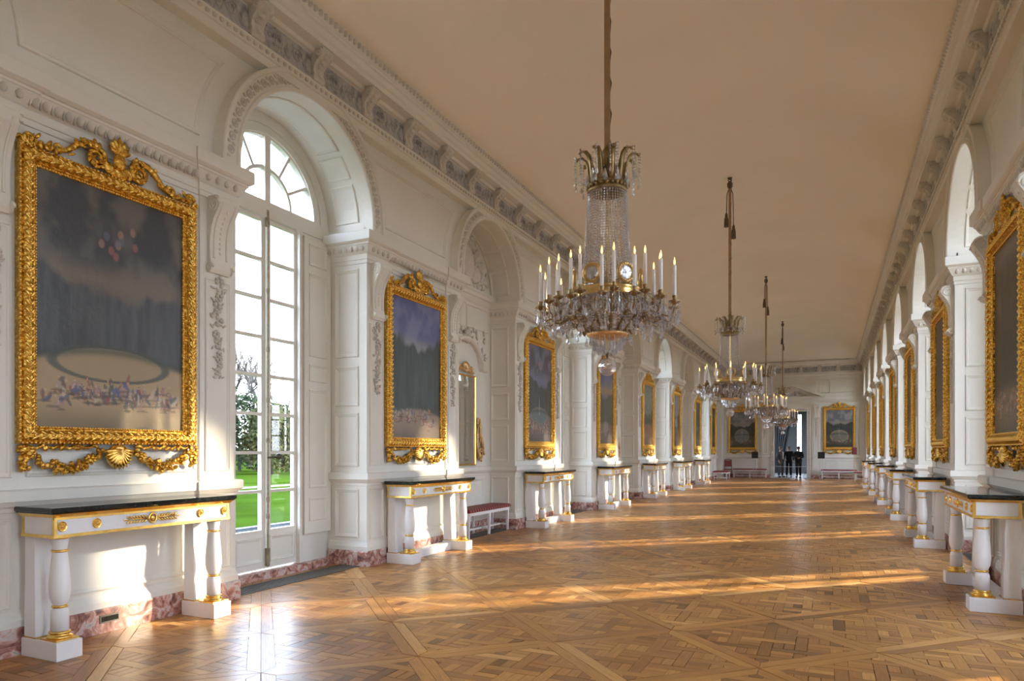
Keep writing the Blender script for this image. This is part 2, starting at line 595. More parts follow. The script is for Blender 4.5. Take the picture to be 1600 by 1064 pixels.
# egg ornament on the impost
mb = MB()
n = int(2 * UB / .088)
for i in range(n):
    xe = -UB + .08 + i * (2 * UB - .16) / (n - 1)
    mb.ell((xe, .07, 4.108), (.032, .03, .046), 8, 5)
    mb.ell((xe + .042, .066, 4.105), (.007, .024, .05), 5, 4)
for s in (-1, 1):
    for i in range(4):
        mb.ell((s * (UB + .04 + i * .108), BRK + .072, 4.112), (.03, .026, .042), 6, 4)
    for i in range(7):
        mb.ell((s * (HALF + .072), BRK - .02 - i * .088, 4.112), (.026, .03, .042), 6, 4)
me_egg = mb.mesh('egg_moulding', 'plaster_ornament', True)

# scroll bracket on the pilaster head
def bracket_mesh():
    mb = MB()
    prof = [(0, 3.22), (.035, 3.22), (.055, 3.26), (.05, 3.31), (.04, 3.36), (.036, 3.46), (.04, 3.56), (.055, 3.65), (.085, 3.73), (.125, 3.79), (.155, 3.84), (.165, 3.89), (.155, 3.93), (.12, 3.95), (0, 3.95)]
    mb.prism(prof, lambda d, h, t: (t, d, h), -.12, .12)
    for s in (-1, 1):
        for (y, z, r) in ((.09, 3.86, .075), (.04, 3.265, .042)):
            pts = []
            for i in range(22):
                t = i / 21 * 3.4 * pi
                q = r * (1 - .75 * i / 21)
                pts.append((s * .125, y + q * cos(t), z + q * sin(t)))
            mb.tube(pts, [.014 - .006 * i / 21 for i in range(22)], 5)
    for i in range(9):                      # bead row down the face
        h = 3.42 + i * .048
        d = np.interp(h, [3.36, 3.46, 3.56, 3.65, 3.73, 3.79, 3.84], [.04, .036, .04, .055, .085, .125, .155])
        mb.ell((0, d, h), (.016, .012, .018), 5, 4)
    for s in (-1, 1):
        mb.tube([(s * .075, np.interp(h, [3.36, 3.46, 3.56, 3.65, 3.73, 3.79, 3.86], [.04, .036, .04, .055, .085, .125, .16]) + .002, h) for h in np.linspace(3.36, 3.88, 10)], .012, 5)
    return mb.mesh('scroll_bracket', 'wall_paint')
me_brk = bracket_mesh()
def relief_mesh(h0, h1, w, seed, name='carved_drop', mat='plaster_ornament', depth=.02):
    rr = random.Random(seed)
    mb = MB()
    z = h1 - .07
    while z > h0 + .04:
        f = (z - h0) / (h1 - h0)
        ww = w * (0.55 + .45 * f)
        cx = rr.uniform(-.2, .2) * ww
        rad = ww * rr.uniform(.24, .34)
        for p in range(6):                  # petals
            a = p * pi / 3 + rr.random()
            mb.ell((cx + rad * cos(a) * .7, depth * .7, z + rad * sin(a) * .7), (rad * .42, depth, rad * .42), 6, 4)
        mb.ell((cx, depth * 1.3, z), (rad * .3, depth, rad * .3), 6, 4)
        for q in range(5):                  # leaves
            a = rr.uniform(0, 2 * pi)
            m3 = Matrix.Rotation(a, 3, 'Y')
            mb.ell((rr.uniform(-.5, .5) * ww, depth * .6, z - rad * rr.uniform(.7, 1.7)), (rad * .62, depth * .8, rad * .2), 6, 4, m3)
        z -= rad * rr.uniform(2.2, 2.7)
    return mb.mesh(name, mat, True)
me_drop = [relief_mesh(2.20, 3.22, .20, i) for i in (3, 4)]

# spandrel panel with arc sides
pts = []
za = np.linspace(4.50, 5.36, 9)
RS = 1.33 + .17
xs = [2.3 - sqrt(RS ** 2 - (z - ARC) ** 2) for z in za]
pts = [(x, z) for x, z in zip(xs, za)] + [(-x, z) for x, z in zip(xs[::-1], za[::-1])]
mb = MB()
mould(mb, pts, [(0, 0), (.006, .022), (.03, .026), (.045, .012), (.055, .012), (.065, -.001)], lambda x, z, t: (x, t, z))
me_span = mb.mesh('spandrel_panel', 'wall_paint')

# archivolt
mb = MB()
prof = [(1.09, -.02), (1.09, .115), (1.10, .13), (1.135, .13), (1.145, .11), (1.275, .11), (1.285, .14), (1.32, .145), (1.33, .135), (1.33, 0)]
A = [(-1, SPR)] + [None] * 33 + [(1, SPR)]
rs = []
for r_, d in prof:
    ring = [(-r_, d, SPR)] + [(-r_ * cos(pi * i / 32), d, ARC + r_ * sin(pi * i / 32)) for i in range(33)] + [(r_, d, SPR)]
    rs.append(ring)
mb.rings(rs, False)
me_arch = mb.mesh('archivolt', 'wall_paint')
mb = MB()
for i in range(27):
    t = pi * (i + .5) / 27
    c = (-1.21 * cos(t), .113, ARC + 1.21 * sin(t))
    mb.torus(c, .036, .011, 'y', 8, 5)
    mb.ell(c, (.018, .014, .018), 5, 4)
    for q in (-1, 1):
        t2 = t + q * .055
        mb.ell((-(1.21 + q * .03) * cos(t2), .113, ARC + (1.21 + q * .03) * sin(t2)), (.03, .011, .02), 5, 4)
me_archrel = mb.mesh('archivolt_carving', 'plaster_ornament', True)

# coffers in the soffit
me_cof = []
for (a0, a1) in ((.06, .50), (.56, .82), (.88, pi - .88), (pi - .82, pi - .56), (pi - .50, pi - .06)):
    mb = MB()
    L0, L1 = a0 * OPW, a1 * OPW
    n = 8
    p = [(L0 + (L1 - L0) * i / n, -.10) for i in range(n + 1)] + [(L1 - (L1 - L0) * i / n, -.48) for i in range(n + 1)]
    p = p[::-1]
    def soff(x, z, t):
        a = x / OPW
        return (-(OPW - t) * cos(a), z, ARC + (OPW - t) * sin(a))
    mould(mb, p, PANEL, soff)
    me_cof.append(mb.mesh('coffer', 'wall_paint'))

BASEB = {}
for side in (LEFT, RIGHT):
    b_ = empty('baseboard_' + side)
    tag(b_, 'red and grey marble plinth along the %s' % ('mirror wall' if side == LEFT else 'window wall'), 'baseboard', kind='structure')
    BASEB[side] = b_
    w_ = wall[side]
    for ip, c in enumerate(PIERS):
        loc, rz = at(side, c)
        if side == RIGHT and ip < 2 or ip < 1:
            continue
        put('impost', me_imp, w_, loc, rz)
        put('dado_rail', me_rail, w_, loc, rz)
        put('base_moulding', me_base, w_, loc, rz)
        put('plinth', me_plin, b_, loc, rz)
        put('egg_moulding', me_egg, w_, loc, rz)
        put('spandrel_panel', me_span, w_, loc, rz)
        big = put('panel', panel_mesh(1.50, 2.50, 1.2), w_, loc, rz)
        big.location.z = 1.30
        def lp(me, x, y, z, r=0.0, nm='panel'):
            v = Matrix.Rotation(rz, 3, 'Z') @ Vector((x, y, z))
            return put(nm, me, w_, (loc[0] + v.x, loc[1] + v.y, v.z), rz + r)
        lp(panel_mesh(1.50, .66), 0, 0, .34)
        for q, s in enumerate((-1, 1)):
            put('pilaster', me_pil[q], w_, loc, rz)
            xc = s * (UB + HALF) / 2
            lp(panel_mesh(.30, 1.86, .8), xc, BRK, 1.30)
            lp(panel_mesh(.30, .66, .8), xc, BRK, .34)
            lp(me_brk, xc, BRK, 0, nm='scroll_bracket')
            lp(me_drop[q], xc, BRK, 0, nm='carved_drop')
            # reveal panels: local +Y of the panel looks away from the pier along +-x
            rv = -pi / 2 if s > 0 else pi / 2
            for (z, hh) in ((2.72, 1.15), (2.08, .52), (1.29, .70), (.36, .64)):
                lp(panel_mesh(.38, hh), s * (HALF + .002), -.30, z, rv)
    for k, oc in OPEN.items():
        loc, rz = at(side, oc)
        if k < 0:
            continue
        put('archivolt', me_arch, w_, loc, rz)
        put('archivolt_carving', me_archrel, w_, loc, rz)
        for me in me_cof:
            put('coffer', me, w_, loc, rz)

# ---- end wall with its doorway, back wall
DX0, DX1, DZ = -2.78, -1.14, 3.62
DCX = (DX0 + DX1) / 2
mb = MB()
mb.box(AL - .3, DX0, YE, YE + .4, 0, 6.6)
mb.box(DX1, AR + .3, YE, YE + .4, 0, 6.6)
mb.box(DX0, DX1, YE, YE + .4, DZ, 6.6)
wall_end = tag(mb.obj('wall_end', 'wall_paint'), 'white panelled end wall with a pedimented doorway', 'wall', kind='structure')
mb = MB()
mb.box(AL - .9, AR + .9, YB - .4, YB, 0, 6.6)
tag(mb.obj('wall_back', 'wall_paint'), 'plain white wall closing the gallery behind', 'wall', kind='structure')
def eput(me, x, y, z, nm):
    return put(nm, me, wall_end, (x, YE - y, z), pi)
b_end = empty('baseboard_end')
tag(b_end, 'red marble plinth beside the doorway', 'baseboard', kind='structure')
for (x0, x1) in ((AL + .02, DX0 - .22), (DX1 + .22, AR - .02)):
    w = x1 - x0
    cxx = (x0 + x1) / 2
    eput(flat_run(RAIL, -w / 2, w / 2).mesh('dado_rail', 'wall_paint'), cxx, 0, 0, 'dado_rail')
    put('plinth', flat_run(PLIN, -w / 2, w / 2).mesh('plinth', 'red_marble'), b_end, (cxx, YE, 0), pi)
    eput(panel_mesh(w - .9, .66), cxx + (.25 if x0 > -2 else -.25), 0, .34, 'panel')
for xc in (-4.45, .44):
    eput(panel_mesh(1.9, 2.5, 1.2), xc, 0, 1.32, 'panel')
    eput(panel_mesh(1.9, .75, 1.2), xc, 0, 4.56, 'panel')
eput(panel_mesh(.7, .75, 1.2), DCX + 1.62, 0, 4.56, 'panel')
w = AR - AL - .04
eput(flat_run(IMP, -w / 2, w / 2).mesh('entablature', 'wall_paint'), (AL + AR) / 2, 0, 0, 'entablature')
# door case
mb = MB()
hw = (DX1 - DX0) / 2
prof = [(-.20, 0), (-.19, .05), (-.16, .06), (-.15, .04), (-.06, .04), (-.05, .06), (-.005, .05), (0, .03), (0, -.4)]
rs = []
for o, t in prof:
    rs.append([(-hw + o, t, 0), (-hw + o, t, DZ - o), (hw - o, t, DZ - o), (hw - o, t, 0)])
mb.rings(rs, False)
eput(mb.mesh('door_case', 'wall_paint'), DCX, 0, 0, 'door_case')
mb = MB()
for s in (-1, 1):
    for i in range(34):
        mb.ell((s * (hw + .105), .045, .12 + i * .105), (.04, .02, .045), 6, 4)
for i in range(18):
    mb.ell((-hw + .0 + i * .096, .045, DZ + .105), (.045, .02, .04), 6, 4)
eput(mb.mesh('door_case_carving', 'plaster_ornament', True), DCX, 0, 0, 'door_case_carving')
for s in (-1, 1):
    mb = MB()
    mb.box(-.20, .20, 0, .06, .2, 3.95)
    xp = DCX + s * (hw + .48)
    eput(mb.mesh('pilaster', 'wall_paint'), xp, 0, 0, 'pilaster')
    eput(panel_mesh(.26, 1.8, .8), xp, .06, 1.30, 'panel')
    eput(me_brk, xp, .06, 0, 'scroll_bracket')
    eput(me_drop[0], xp, .06, 0, 'carved_drop')
mb = MB()
PW, PB, PT = 1.62, 4.34, 5.14
for s in (-1, 1):
    a, c_ = (s * PW, PB), (0, PT - .12)
    poly = [(s * (PW + .02), PB), (0, PT - .14), (0, PT), (s * (PW + .10), PB + .10)]
    mb.prism(poly, lambda x, z, t: (x, t, z), 0, .36)
mb.box(-PW - .08, PW + .08, 0, .30, PB - .02, PB + .06)
eput(mb.mesh('pediment', 'wall_paint'), DCX, 0, 0, 'pediment')
mb = MB()
rr = random.Random(5)
for i in range(34):
    x = rr.uniform(-.75, .75)
    z = PB + .10 + rr.uniform(0, 1) * max(.02, .42 * (1 - abs(x) / 1.0))
    mb.ell((x, .03, z), (rr.uniform(.03, .08), .035, rr.uniform(.03, .07)), 6, 4, Matrix.Rotation(rr.uniform(0, pi), 3, 'Y'))
eput(mb.mesh('pediment_carving', 'plaster_ornament', True), DCX, 0, 0, 'pediment_carving')

# ---- ceiling (shallow coved vault)
nx, ny = 40, 120
hw = (AR - AL) / 2 - .36
xm = (AR + AL) / 2
gx = np.linspace(AL - .4, AR + .4, nx + 1)
gy = np.linspace(YB - .3, YE + .3, ny + 1)
mb = MB()
vs_ = []
for y in gy:
    v = min(1, max(0, min(y - YB - .4, YE - .4 - y) / 3.3))
    e = 1 - (1 - v) ** 2
    for x in gx:
        u = (x - xm) / hw
        vs_.append((x, y, CEIL + RISE * max(0, 1 - u * u) * e))
fs_ = [(j * (nx + 1) + i, j * (nx + 1) + i + 1, (j + 1) * (nx + 1) + i + 1, (j + 1) * (nx + 1) + i) for j in range(ny) for i in range(nx)]
mb.add(vs_, fs_)
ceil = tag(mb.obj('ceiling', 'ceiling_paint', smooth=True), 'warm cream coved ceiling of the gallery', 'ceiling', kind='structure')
def ceil_h(x):
    u = (x - xm) / hw
    return CEIL + RISE * max(0, 1 - u * u)

# ---- cornices: trim_1 left, trim_2 right, trim_3 end
CORN = [(0, 5.50), (.125, 5.51), (.125, 5.60), (.14, 5.605), (.165, 5.665), (.165, 5.69), (.125, 5.69), (.125, 6.0), (.17, 6.005), (.19, 6.04), (.31, 6.05), (.31, 6.11), (.335, 6.125), (.36, 6.18), (.385, 6.19), (.385, 6.215), (.40, 6.22), (.435, 6.25), (.435, 6.29), (.41, 6.31), (0, 6.34)]
def console_mesh():
    mb = MB()
    prof = [(0, 5.70), (.04, 5.70), (.06, 5.73), (.055, 5.77), (.04, 5.81), (.05, 5.86), (.09, 5.91), (.14, 5.95), (.175, 5.985), (.18, 6.02), (.17, 6.04), (0, 6.04)]
    mb.prism(prof, lambda d, h, t: (t, d, h), -.085, .085)
    for s in (-1, 1):
        mb.torus((s * .09, .125, 5.985), .036, .015, 'x', 10, 5)
        mb.ell((s * .09, .125, 5.985), (.018, .022, .022), 6, 4)
        mb.torus((s * .09, .035, 5.735), .02, .009, 'x', 8, 4)
    for i in range(5):
        h = 5.78 + i * .045
        mb.ell((0, np.interp(h, [5.77, 5.81, 5.86, 5.91, 5.95], [.055, .04, .05, .09, .14]) + .006, h), (.055 - .006 * abs(i - 2), .022, .034), 6, 4)
    mb.ell((0, .175, 6.0), (.07, .03, .035), 6, 4)
    return mb.mesh('console_bracket', 'plaster_ornament')
me_con = console_mesh()
def frieze_mesh(seed):
    rr = random.Random(seed)
    mb = MB()
    mb.cbox(-.365, .365, -.01, .014, 5.705, 5.985, .008)
    return mb.mesh('frieze_panel', 'frieze_stone')
me_fr = frieze_mesh(1)
def frieze_rel(seed):
    rr = random.Random(seed)
    mb = MB()
    for s in (-1, 1):
        pts = []
        for i in range(20):
            t = i / 19 * 3 * pi
            q = .085 * (1 - .75 * i / 19)
            pts.append((s * (.14 + q * cos(t)), .018, 5.845 + q * sin(t)))
        mb.tube(pts, .013, 5)
        mb.tube([(s * .055, .018, 5.845), (s * .03, .018, 5.78), (0, .018, 5.74)], .012, 5)
        for q in range(5):
            mb.ell((s * rr.uniform(.05, .32), .016, rr.uniform(5.74, 5.95)), (.03, .014, .016), 6, 4, Matrix.Rotation(rr.uniform(0, pi), 3, 'Y'))
    mb.ell((0, .02, 5.85), (.035, .018, .05), 6, 4)
    return mb.mesh('frieze_carving', 'frieze_stone', True)
me_frr = [frieze_rel(s) for s in (2, 3)]
def cornice(name, side, label):
    t = empty(name)
    tag(t, label, 'cornice', kind='structure')
    mb = MB()
    if side in (LEFT, RIGHT):
        W = (lambda s, d, h: (AL + d, s, h)) if side == LEFT else (lambda s, d, h: (AR - d, s, h))
        mb.rings([[W(YB, d, h), W(YE - d, d, h)] for d, h in CORN], False)
    else:
        mb.rings([[(AL + d, YE - d, h), (AR - d, YE - d, h)] for d, h in CORN], False)
    mb.obj('moulding', 'wall_paint', t)
    ln, eg = MB(), MB()
    if side in (LEFT, RIGHT):
        s = 0.0
        while s < YE - .5:
            ln.ell(W(s, .432, 6.265), (.034, .036, .036), 5, 4)
            eg.ell(W(s, .163, 5.64), (.012, .03, .026), 5, 4)
            s += .084
        j = 0
        s0 = OPEN[0] - .92 * 7
        while s0 < YE - .3:
            loc, rz = at(side, s0)
            f = .125 if side == LEFT else -.125
            put('console_bracket', me_con, t, (loc[0] + f, s0, 0), rz)
            if s0 + .46 < YE - .4:
                put('frieze_panel', me_fr, t, (loc[0] + f, s0 + .46, 0), rz)
                put('frieze_carving', me_frr[j % 2], t, (loc[0] + f, s0 + .46, 0), rz)
            s0 += .92
            j += 1
    else:
        x = AL + .5
        while x < AR - .45:
            ln.ell((x, YE - .432, 6.265), (.036, .034, .036), 5, 4)
            eg.ell((x, YE - .163, 5.64), (.03, .012, .026), 5, 4)
            x += .09
        for i in range(8):
            x = AL + .38 + i * .912
            put('console_bracket', me_con, t, (x, YE - .125, 0), pi)
            if i < 7:
                put('frieze_panel', me_fr, t, (x + .456, YE - .125, 0), pi)
                put('frieze_carving', me_frr[i % 2], t, (x + .456, YE - .125, 0), pi)
    tag(ln.obj('leaf_moulding', 'plaster_ornament', t, smooth=True), kind='stuff')
    tag(eg.obj('egg_moulding', 'plaster_ornament', t, smooth=True), kind='stuff')
cornice('trim_1', LEFT, 'carved cornice with scroll consoles above the mirror wall')
cornice('trim_2', RIGHT, 'carved cornice with scroll consoles above the window wall')
cornice('trim_3', 'end', 'carved cornice with scroll consoles above the doorway wall')

# ------------------------------------------------------------------ windows
PANE_X0, PANE_X1 = .075, .465
ROWS, GZ0, GZ1 = 8, .56, 4.22
PIT = (GZ1 - GZ0) / ROWS
mb = MB()
mb.box(-.2, .2, -.002, .002, -.215, .215)
me_pane = mb.mesh('pane', 'window_glass')
def sector(r0, r1, a0, a1, n=8):
    return [(r0 * cos(a0 + (a1 - a0) * i / n), r0 * sin(a0 + (a1 - a0) * i / n)) for i in range(n, -1, -1)] + [(r1 * cos(a0 + (a1 - a0) * i / n), r1 * sin(a0 + (a1 - a0) * i / n)) for i in range(n + 1)]
FZ = 4.46
def arcseg(mb, r0, r1, a0, a1, y0, y1, n, zc):
    for i in range(n):
        t0, t1 = a0 + (a1 - a0) * i / n, a0 + (a1 - a0) * (i + 1) / n
        p = [(r0 * cos(t0), r0 * sin(t0)), (r1 * cos(t0), r1 * sin(t0)), (r1 * cos(t1), r1 * sin(t1)), (r0 * cos(t1), r0 * sin(t1))]
        mb.prism(p, lambda x, z, t: (x, t, zc + z), y0, y1)
# fixed frame
fr = MB()
for s in (-1, 1):
    x0, x1 = sorted((s * .545, s * 1.10))
    fr.box(x0, x1, -.68, -.615, 0, 4.30)
    x0, x1 = sorted((s * .51, s * .56))
    fr.box(x0, x1, -.70, -.575, .09, 4.28)
fr.box(-1.10, 1.10, -.70, -.60, 4.27, FZ)
arcseg(fr, .80, 1.14, 0, pi, -.68, -.61, 28, ARC + .02)
arcseg(fr, .785, .83, 0, pi, -.70, -.585, 28, FZ)
arcseg(fr, .93, .965, 0, pi, -.62, -.595, 28, ARC + .02)
arcseg(fr, .385, .425, 0, pi, -.68, -.62, 18, FZ)
fr.box(-.045, .045, -.70, -.60, FZ, FZ + .80)
for a in (30, 60, 120, 150):
    ca, sa = cos(radians(a)), sin(radians(a))
    q = .018
    fr.prism([(.40 * ca - q * sa, .40 * sa + q * ca), (.40 * ca + q * sa, .40 * sa - q * ca), (.80 * ca + q * sa, .80 * sa - q * ca), (.80 * ca - q * sa, .80 * sa + q * ca)], lambda x, z, t: (x, t, FZ + z), -.68, -.62)
me_wfr = fr.mesh('frame', 'wall_paint')
me_fan = []
for h in (0, 1):
    for (r0, r1, a0, a1) in ((.42, .79, 1, 29), (.42, .79, 31, 59), (.42, .79, 61, 87), (.02, .39, 1, 86)):
        if h:
            a0, a1 = 180 - a1, 180 - a0
        mb = MB()
        mb.prism(sector(r0, r1, radians(a0), radians(a1)), lambda x, z, t: (x, t, FZ + z), -.653, -.649)
        me_fan.append(mb.mesh('fan_pane', 'window_glass'))
def leaf_mesh(s):
    mb = MB()
    y0, y1 = -.685, -.63
    def b(x0, x1, z0, z1, dy=0.0):
        a, c = sorted((s * x0, s * x1))
        mb.box(a, c, y0, y1 + dy, z0, z1)
    b(.008, PANE_X0, .10, 4.26)
    b(PANE_X1, .512, .10, 4.26)
    b(PANE_X0, PANE_X1, .10, GZ0)
    b(PANE_X0, PANE_X1, GZ1, 4.26)
    for r_ in range(1, ROWS):
        z = GZ0 + r_ * PIT
        b(PANE_X0, PANE_X1, z - .018, z + .018)
    a, c = sorted((s * (PANE_X0 - .02), s * (PANE_X1 + .01)))
    mould(mb, rect(a, c, .17, .49), PANEL, lambda x, z, t: (x, y1 + t, z))
    return mb.mesh('door_leaf', 'wall_paint')
me_leaf = {-1: leaf_mesh(-1), 1: leaf_mesh(1)}
def shutter_mesh(s):
    mb = MB()
    a, c = sorted((s * .575, s * 1.075))
    mb.cbox(a, c, -.60, -.555, .44, 4.22, .004)
    return mb.mesh('shutter', 'wall_paint')
me_shut = {-1: shutter_mesh(-1), 1: shutter_mesh(1)}
mb = MB()
mb.tube([(0, -.60, .12), (0, -.60, 4.34)], .011, 6)
for z in (.30, .72, .92, 1.62, 2.1, 2.7, 3.4, 4.2):
    mb.lathe([(.017, z - .03), (.02, z), (.017, z + .03)], 8, (0, -.60))
mb.box(-.022, .022, -.625, -.59, .13, .34)
mb.box(-.02, .02, -.625, -.60, 4.16, 4.36)
me_bolt = mb.mesh('bolt_rod', 'window_bronze')
mb = MB()
mb.tube([(0, -.60, 1.42), (0, -.55, 1.42), (-.09, -.535, 1.43)], .013, 6)
mb.ell((-.10, -.53, 1.43), (.045, .035, .04), 8, 6)
me_knob = mb.mesh('bolt_handle', 'iron', True)
mb = MB()
mb.box(-1.09, 1.09, -.70, -.50, 0, .085)
me_sill = mb.mesh('sill', 'red_marble')
wcount = 0
def make_window(side, k):
    global wcount
    wcount += 1
    loc, rz = at(side, OPEN[k])
    t = empty('window_%d' % wcount, loc, rz)
    ordn = ['first', 'second', 'third', 'fourth', 'fifth', 'sixth', 'seventh', 'eighth', 'ninth', 'tenth', 'eleventh']
    if side == LEFT:
        n_from_end = [6, 4, 2, 0, -2].index(k)
        lab = 'tall arched white french window on the mirror wall, %s from the doorway' % ordn[n_from_end]
    else:
        lab = 'tall arched white french window on the window-only wall, %s from the doorway' % ordn[7 - k]
    tag(t, lab, 'window', kind='structure')
    put('frame', me_wfr, t)
    for me in me_fan:
        put('fan_pane', me, t)
    put('sill', me_sill, t)
    for s in (-1, 1):
        lf = put('door_leaf', me_leaf[s], t)
        for r_ in range(ROWS):
            put('pane', me_pane, lf, (s * (PANE_X0 + PANE_X1) / 2, -.657, GZ0 + (r_ + .5) * PIT))
        if k >= 0:
            sh = put('shutter', me_shut[s], t)
            for (z, hh) in ((3.86, .28), (2.70, 1.06), (2.38, .22), (1.02, 1.26), (.60, .30)):
                put('panel', panel_mesh(.34, hh, .8), sh, (s * .825, -.555, z))
    if k >= 0:
        put('bolt_rod', me_bolt, t)
        put('bolt_handle', me_knob, t)
    # daylight portal outside the glass
    v = Matrix.Rotation(rz, 3, 'Z') @ Vector((0, -.78, 0))
    portal(loc[0] + v.x, loc[1] + v.y, rz)
for k in sorted(OPEN):
    if is_window(LEFT, k):
        make_window(LEFT, k)
for k in sorted(OPEN):
    make_window(RIGHT, k)

# ------------------------------------------------------------------ mirror niches on the left wall
def niche_parts():
    out = {}
    w2 = OPW
    prof = [(0, 4.14), (.02, 4.15), (.02, 4.2), (.05, 4.23), (.10, 4.30), (.13, 4.31), (.13, 4.37), (.15, 4.40), (.15, 4.43), (0, 4.44)]
    out['niche_cornice'] = flat_run(prof, -w2, w2).mesh('niche_cornice', 'wall_paint')
    out['dado_rail'] = flat_run(RAIL, -w2, w2).mesh('dado_rail', 'wall_paint')
    # arched hood over the mirror
    mb = MB()
    pts = [(-.82, 2.98), (-.62, 2.98)] + [(-.60 + .6 * (1 - cos(pi * i / 14)), 3.02 + .46 * sin(pi * i / 14)) for i in range(15)] + [(.62, 2.98), (.82, 2.98)]
    rs = []
    for (o, t) in ((0, 0), (0, .07), (.03, .10), (.06, .10), (.07, .06), (.09, .05), (.10, 0)):
        rs.append([(x * (1 + o * .3), t, z + o) for x, z in pts])
    mb.rings(rs, False)
    out['mirror_hood'] = mb.mesh('mirror_hood', 'wall_paint')
    rr = random.Random(11)
    mb = MB()
    for i in range(70):
        x = rr.uniform(-.85, .85)
        base = 3.02 + .48 * sin(pi * min(1, max(0, (x + .6) / 1.2))) + .12
        z = rr.uniform(base, max(base + .05, 3.72))
        if z > 3.72: continue
        mb.ell((x, .015, z), (rr.uniform(.03, .07), .022, rr.uniform(.018, .035)), 6, 4, Matrix.Rotation(rr.uniform(0, pi), 3, 'Y'))
    for i in range(14):
        mb.ell((rr.uniform(-.1, .1), .05, 3.40 + rr.uniform(0, .3)), (.05, .04, .035), 6, 4, Matrix.Rotation(rr.uniform(0, pi), 3, 'Y'))
    out['hood_carving'] = mb.mesh('hood_carving', 'plaster_ornament', True)
    # lunette relief, a carved trophy
    rr = random.Random(12)
    mb = MB()
    for i in range(150):
        a, q = rr.uniform(.08, pi - .08), .98 * sqrt(rr.random())
        x, z = q * cos(a), 4.47 + q * sin(a)
        r_ = rr.uniform(.03, .11) * (1.15 - .5 * q)
        mb.ell((x, .02, z), (r_ * 1.5, rr.uniform(.03, .09) * (1.2 - .7 * q), r_ * .6), 7, 5, Matrix.Rotation(rr.uniform(0, pi), 3, 'Y'))
    mb.ell((0, .05, 4.85), (.22, .14, .34), 10, 8)
    mb.ell((.30, .05, 4.72), (.20, .10, .14), 10, 8)
    mb.ell((-.32, .05, 4.72), (.20, .10, .16), 10, 8)
    out['lunette_relief'] = mb.mesh('lunette_relief', 'relief_plaster', True)
    return out
NP = niche_parts()
me_nplin = flat_run(PLIN, -OPW, OPW).mesh('plinth', 'red_marble')
def gilt_shell(mb, c, r, y, up=1):
    for i in range(11):
        a = pi * (i + .5) / 11
        m3 = Matrix.Rotation(-a, 3, 'Y')
        mb.ell((c[0] + r * .55 * cos(a), y, c[1] + up * r * .55 * sin(a)), (r * .5, r * .18, r * .11), 6, 4, Matrix.Rotation(-a if up > 0 else a, 3, 'Y'))
    mb.ell((c[0], y, c[1]), (r * .25, r * .2, r * .2), 6, 4)
def spiral(mb, cx, cz, r, y, turns, rad, a0=0.0, dirn=1, n=22):
    pts = []
    for i in range(n):
        t = a0 + dirn * i / (n - 1) * turns * 2 * pi
        q = r * (1 - .85 * i / (n - 1))
        pts.append((cx + q * cos(t), y, cz + q * sin(t)))
    mb.tube(pts, [rad * (1 - .5 * i / (n - 1)) for i in range(n)], 5)
mb = MB()
mb.box(-.40, .40, -.008, .012, 1.26, 2.84)
me_mglass = mb.mesh('mirror_glass', 'mirror_silver')
mb = MB()
mould(mb, rect(-.43, .43, 1.23, 2.87), [(0, 0), (0, .025), (.012, .032), (.03, .02), (.034, .01)], lambda x, z, t: (x, t, z))
me_mframe = mb.mesh('frame', 'gilt_bronze')
mb = MB()
gilt_shell(mb, (0, 2.93), .17, .05)
for s in (-1, 1):
    spiral(mb, s * .2, 2.96, .06, .04, 1.5, .02, 0, s)
    mb.ell((s * .29, .03, 2.92), (.09, .025, .03), 6, 4)
    mb.ell((s * .27, .03, 3.0), (.05, .025, .03), 6, 4, Matrix.Rotation(s * .6, 3, 'Y'))
me_mcrest = mb.mesh('shell_crest', 'pale_gilt', True)
mb = MB()
spiral(mb, .12, 1.42, .13, .04, 2.0, .028)
spiral(mb, .05, 2.05, .05, .04, 1.5, .02)
mb.tube([(.22, .04, 1.52), (.20, .04, 1.66), (.13, .04, 1.8), (.12, .04, 1.92), (.09, .04, 2.08)], [.03, .03, .026, .024, .02], 6)
mb.tube([(.03, .04, 1.36), (.0, .04, 1.6), (.0, .04, 1.8), (.04, .04, 2.0)], [.03, .022, .02, .018], 6)
rr = random.Random(3)
for i in range(26):
    z = rr.uniform(1.3, 2.1)
    mb.ell((rr.uniform(.0, .2 - .1 * (z - 1.3)), .035, z), (.03, .022, .02), 6, 4, Matrix.Rotation(rr.uniform(0, pi), 3, 'Y'))
me_mscroll = mb.mesh('side_scroll', 'pale_gilt', True)
mb2 = MB().merge(mb, lambda x, y, z: (-x, y, z))
me_mscroll2 = mb2.mesh('side_scroll', 'pale_gilt', True)
NAME_N = {1: 'fourth', 3: 'third', 5: 'second', 7: 'first'}
for k in OPEN:
    if is_window(LEFT, k) or k < 0:
        continue
    loc, rz = at(LEFT, OPEN[k])
    lx = (loc[0] - .5, loc[1], 0)
    for nm, me in NP.items():
        put(nm, me, wall[LEFT], lx, rz)
    put('plinth', me_nplin, BASEB[LEFT], lx, rz)
    for (x, z, w, h) in ((0, .36, 1.5, .62), (-.55, 3.62, .9, .46), (.55, 3.62, .9, .46)):
        put('panel', panel_mesh(w, h), wall[LEFT], (lx[0], lx[1] - x, z + (.12 if z > 3 else 0)), rz)
    t = empty('mirror', (lx[0] + .002, lx[1], 1.23), rz)
    tag(t, 'tall gilt-edged wall mirror with shell crest, %s mirror from the doorway' % NAME_N[k], 'mirror', 'mirrors in the wall niches')
    for nm, me, x in (('mirror_glass', me_mglass, 0), ('frame', me_mframe, 0), ('shell_crest', me_mcrest, 0), ('side_scroll', me_mscroll, .46), ('side_scroll', me_mscroll2, -.46)):
        put(nm, me, t, (x, 0, -1.23))

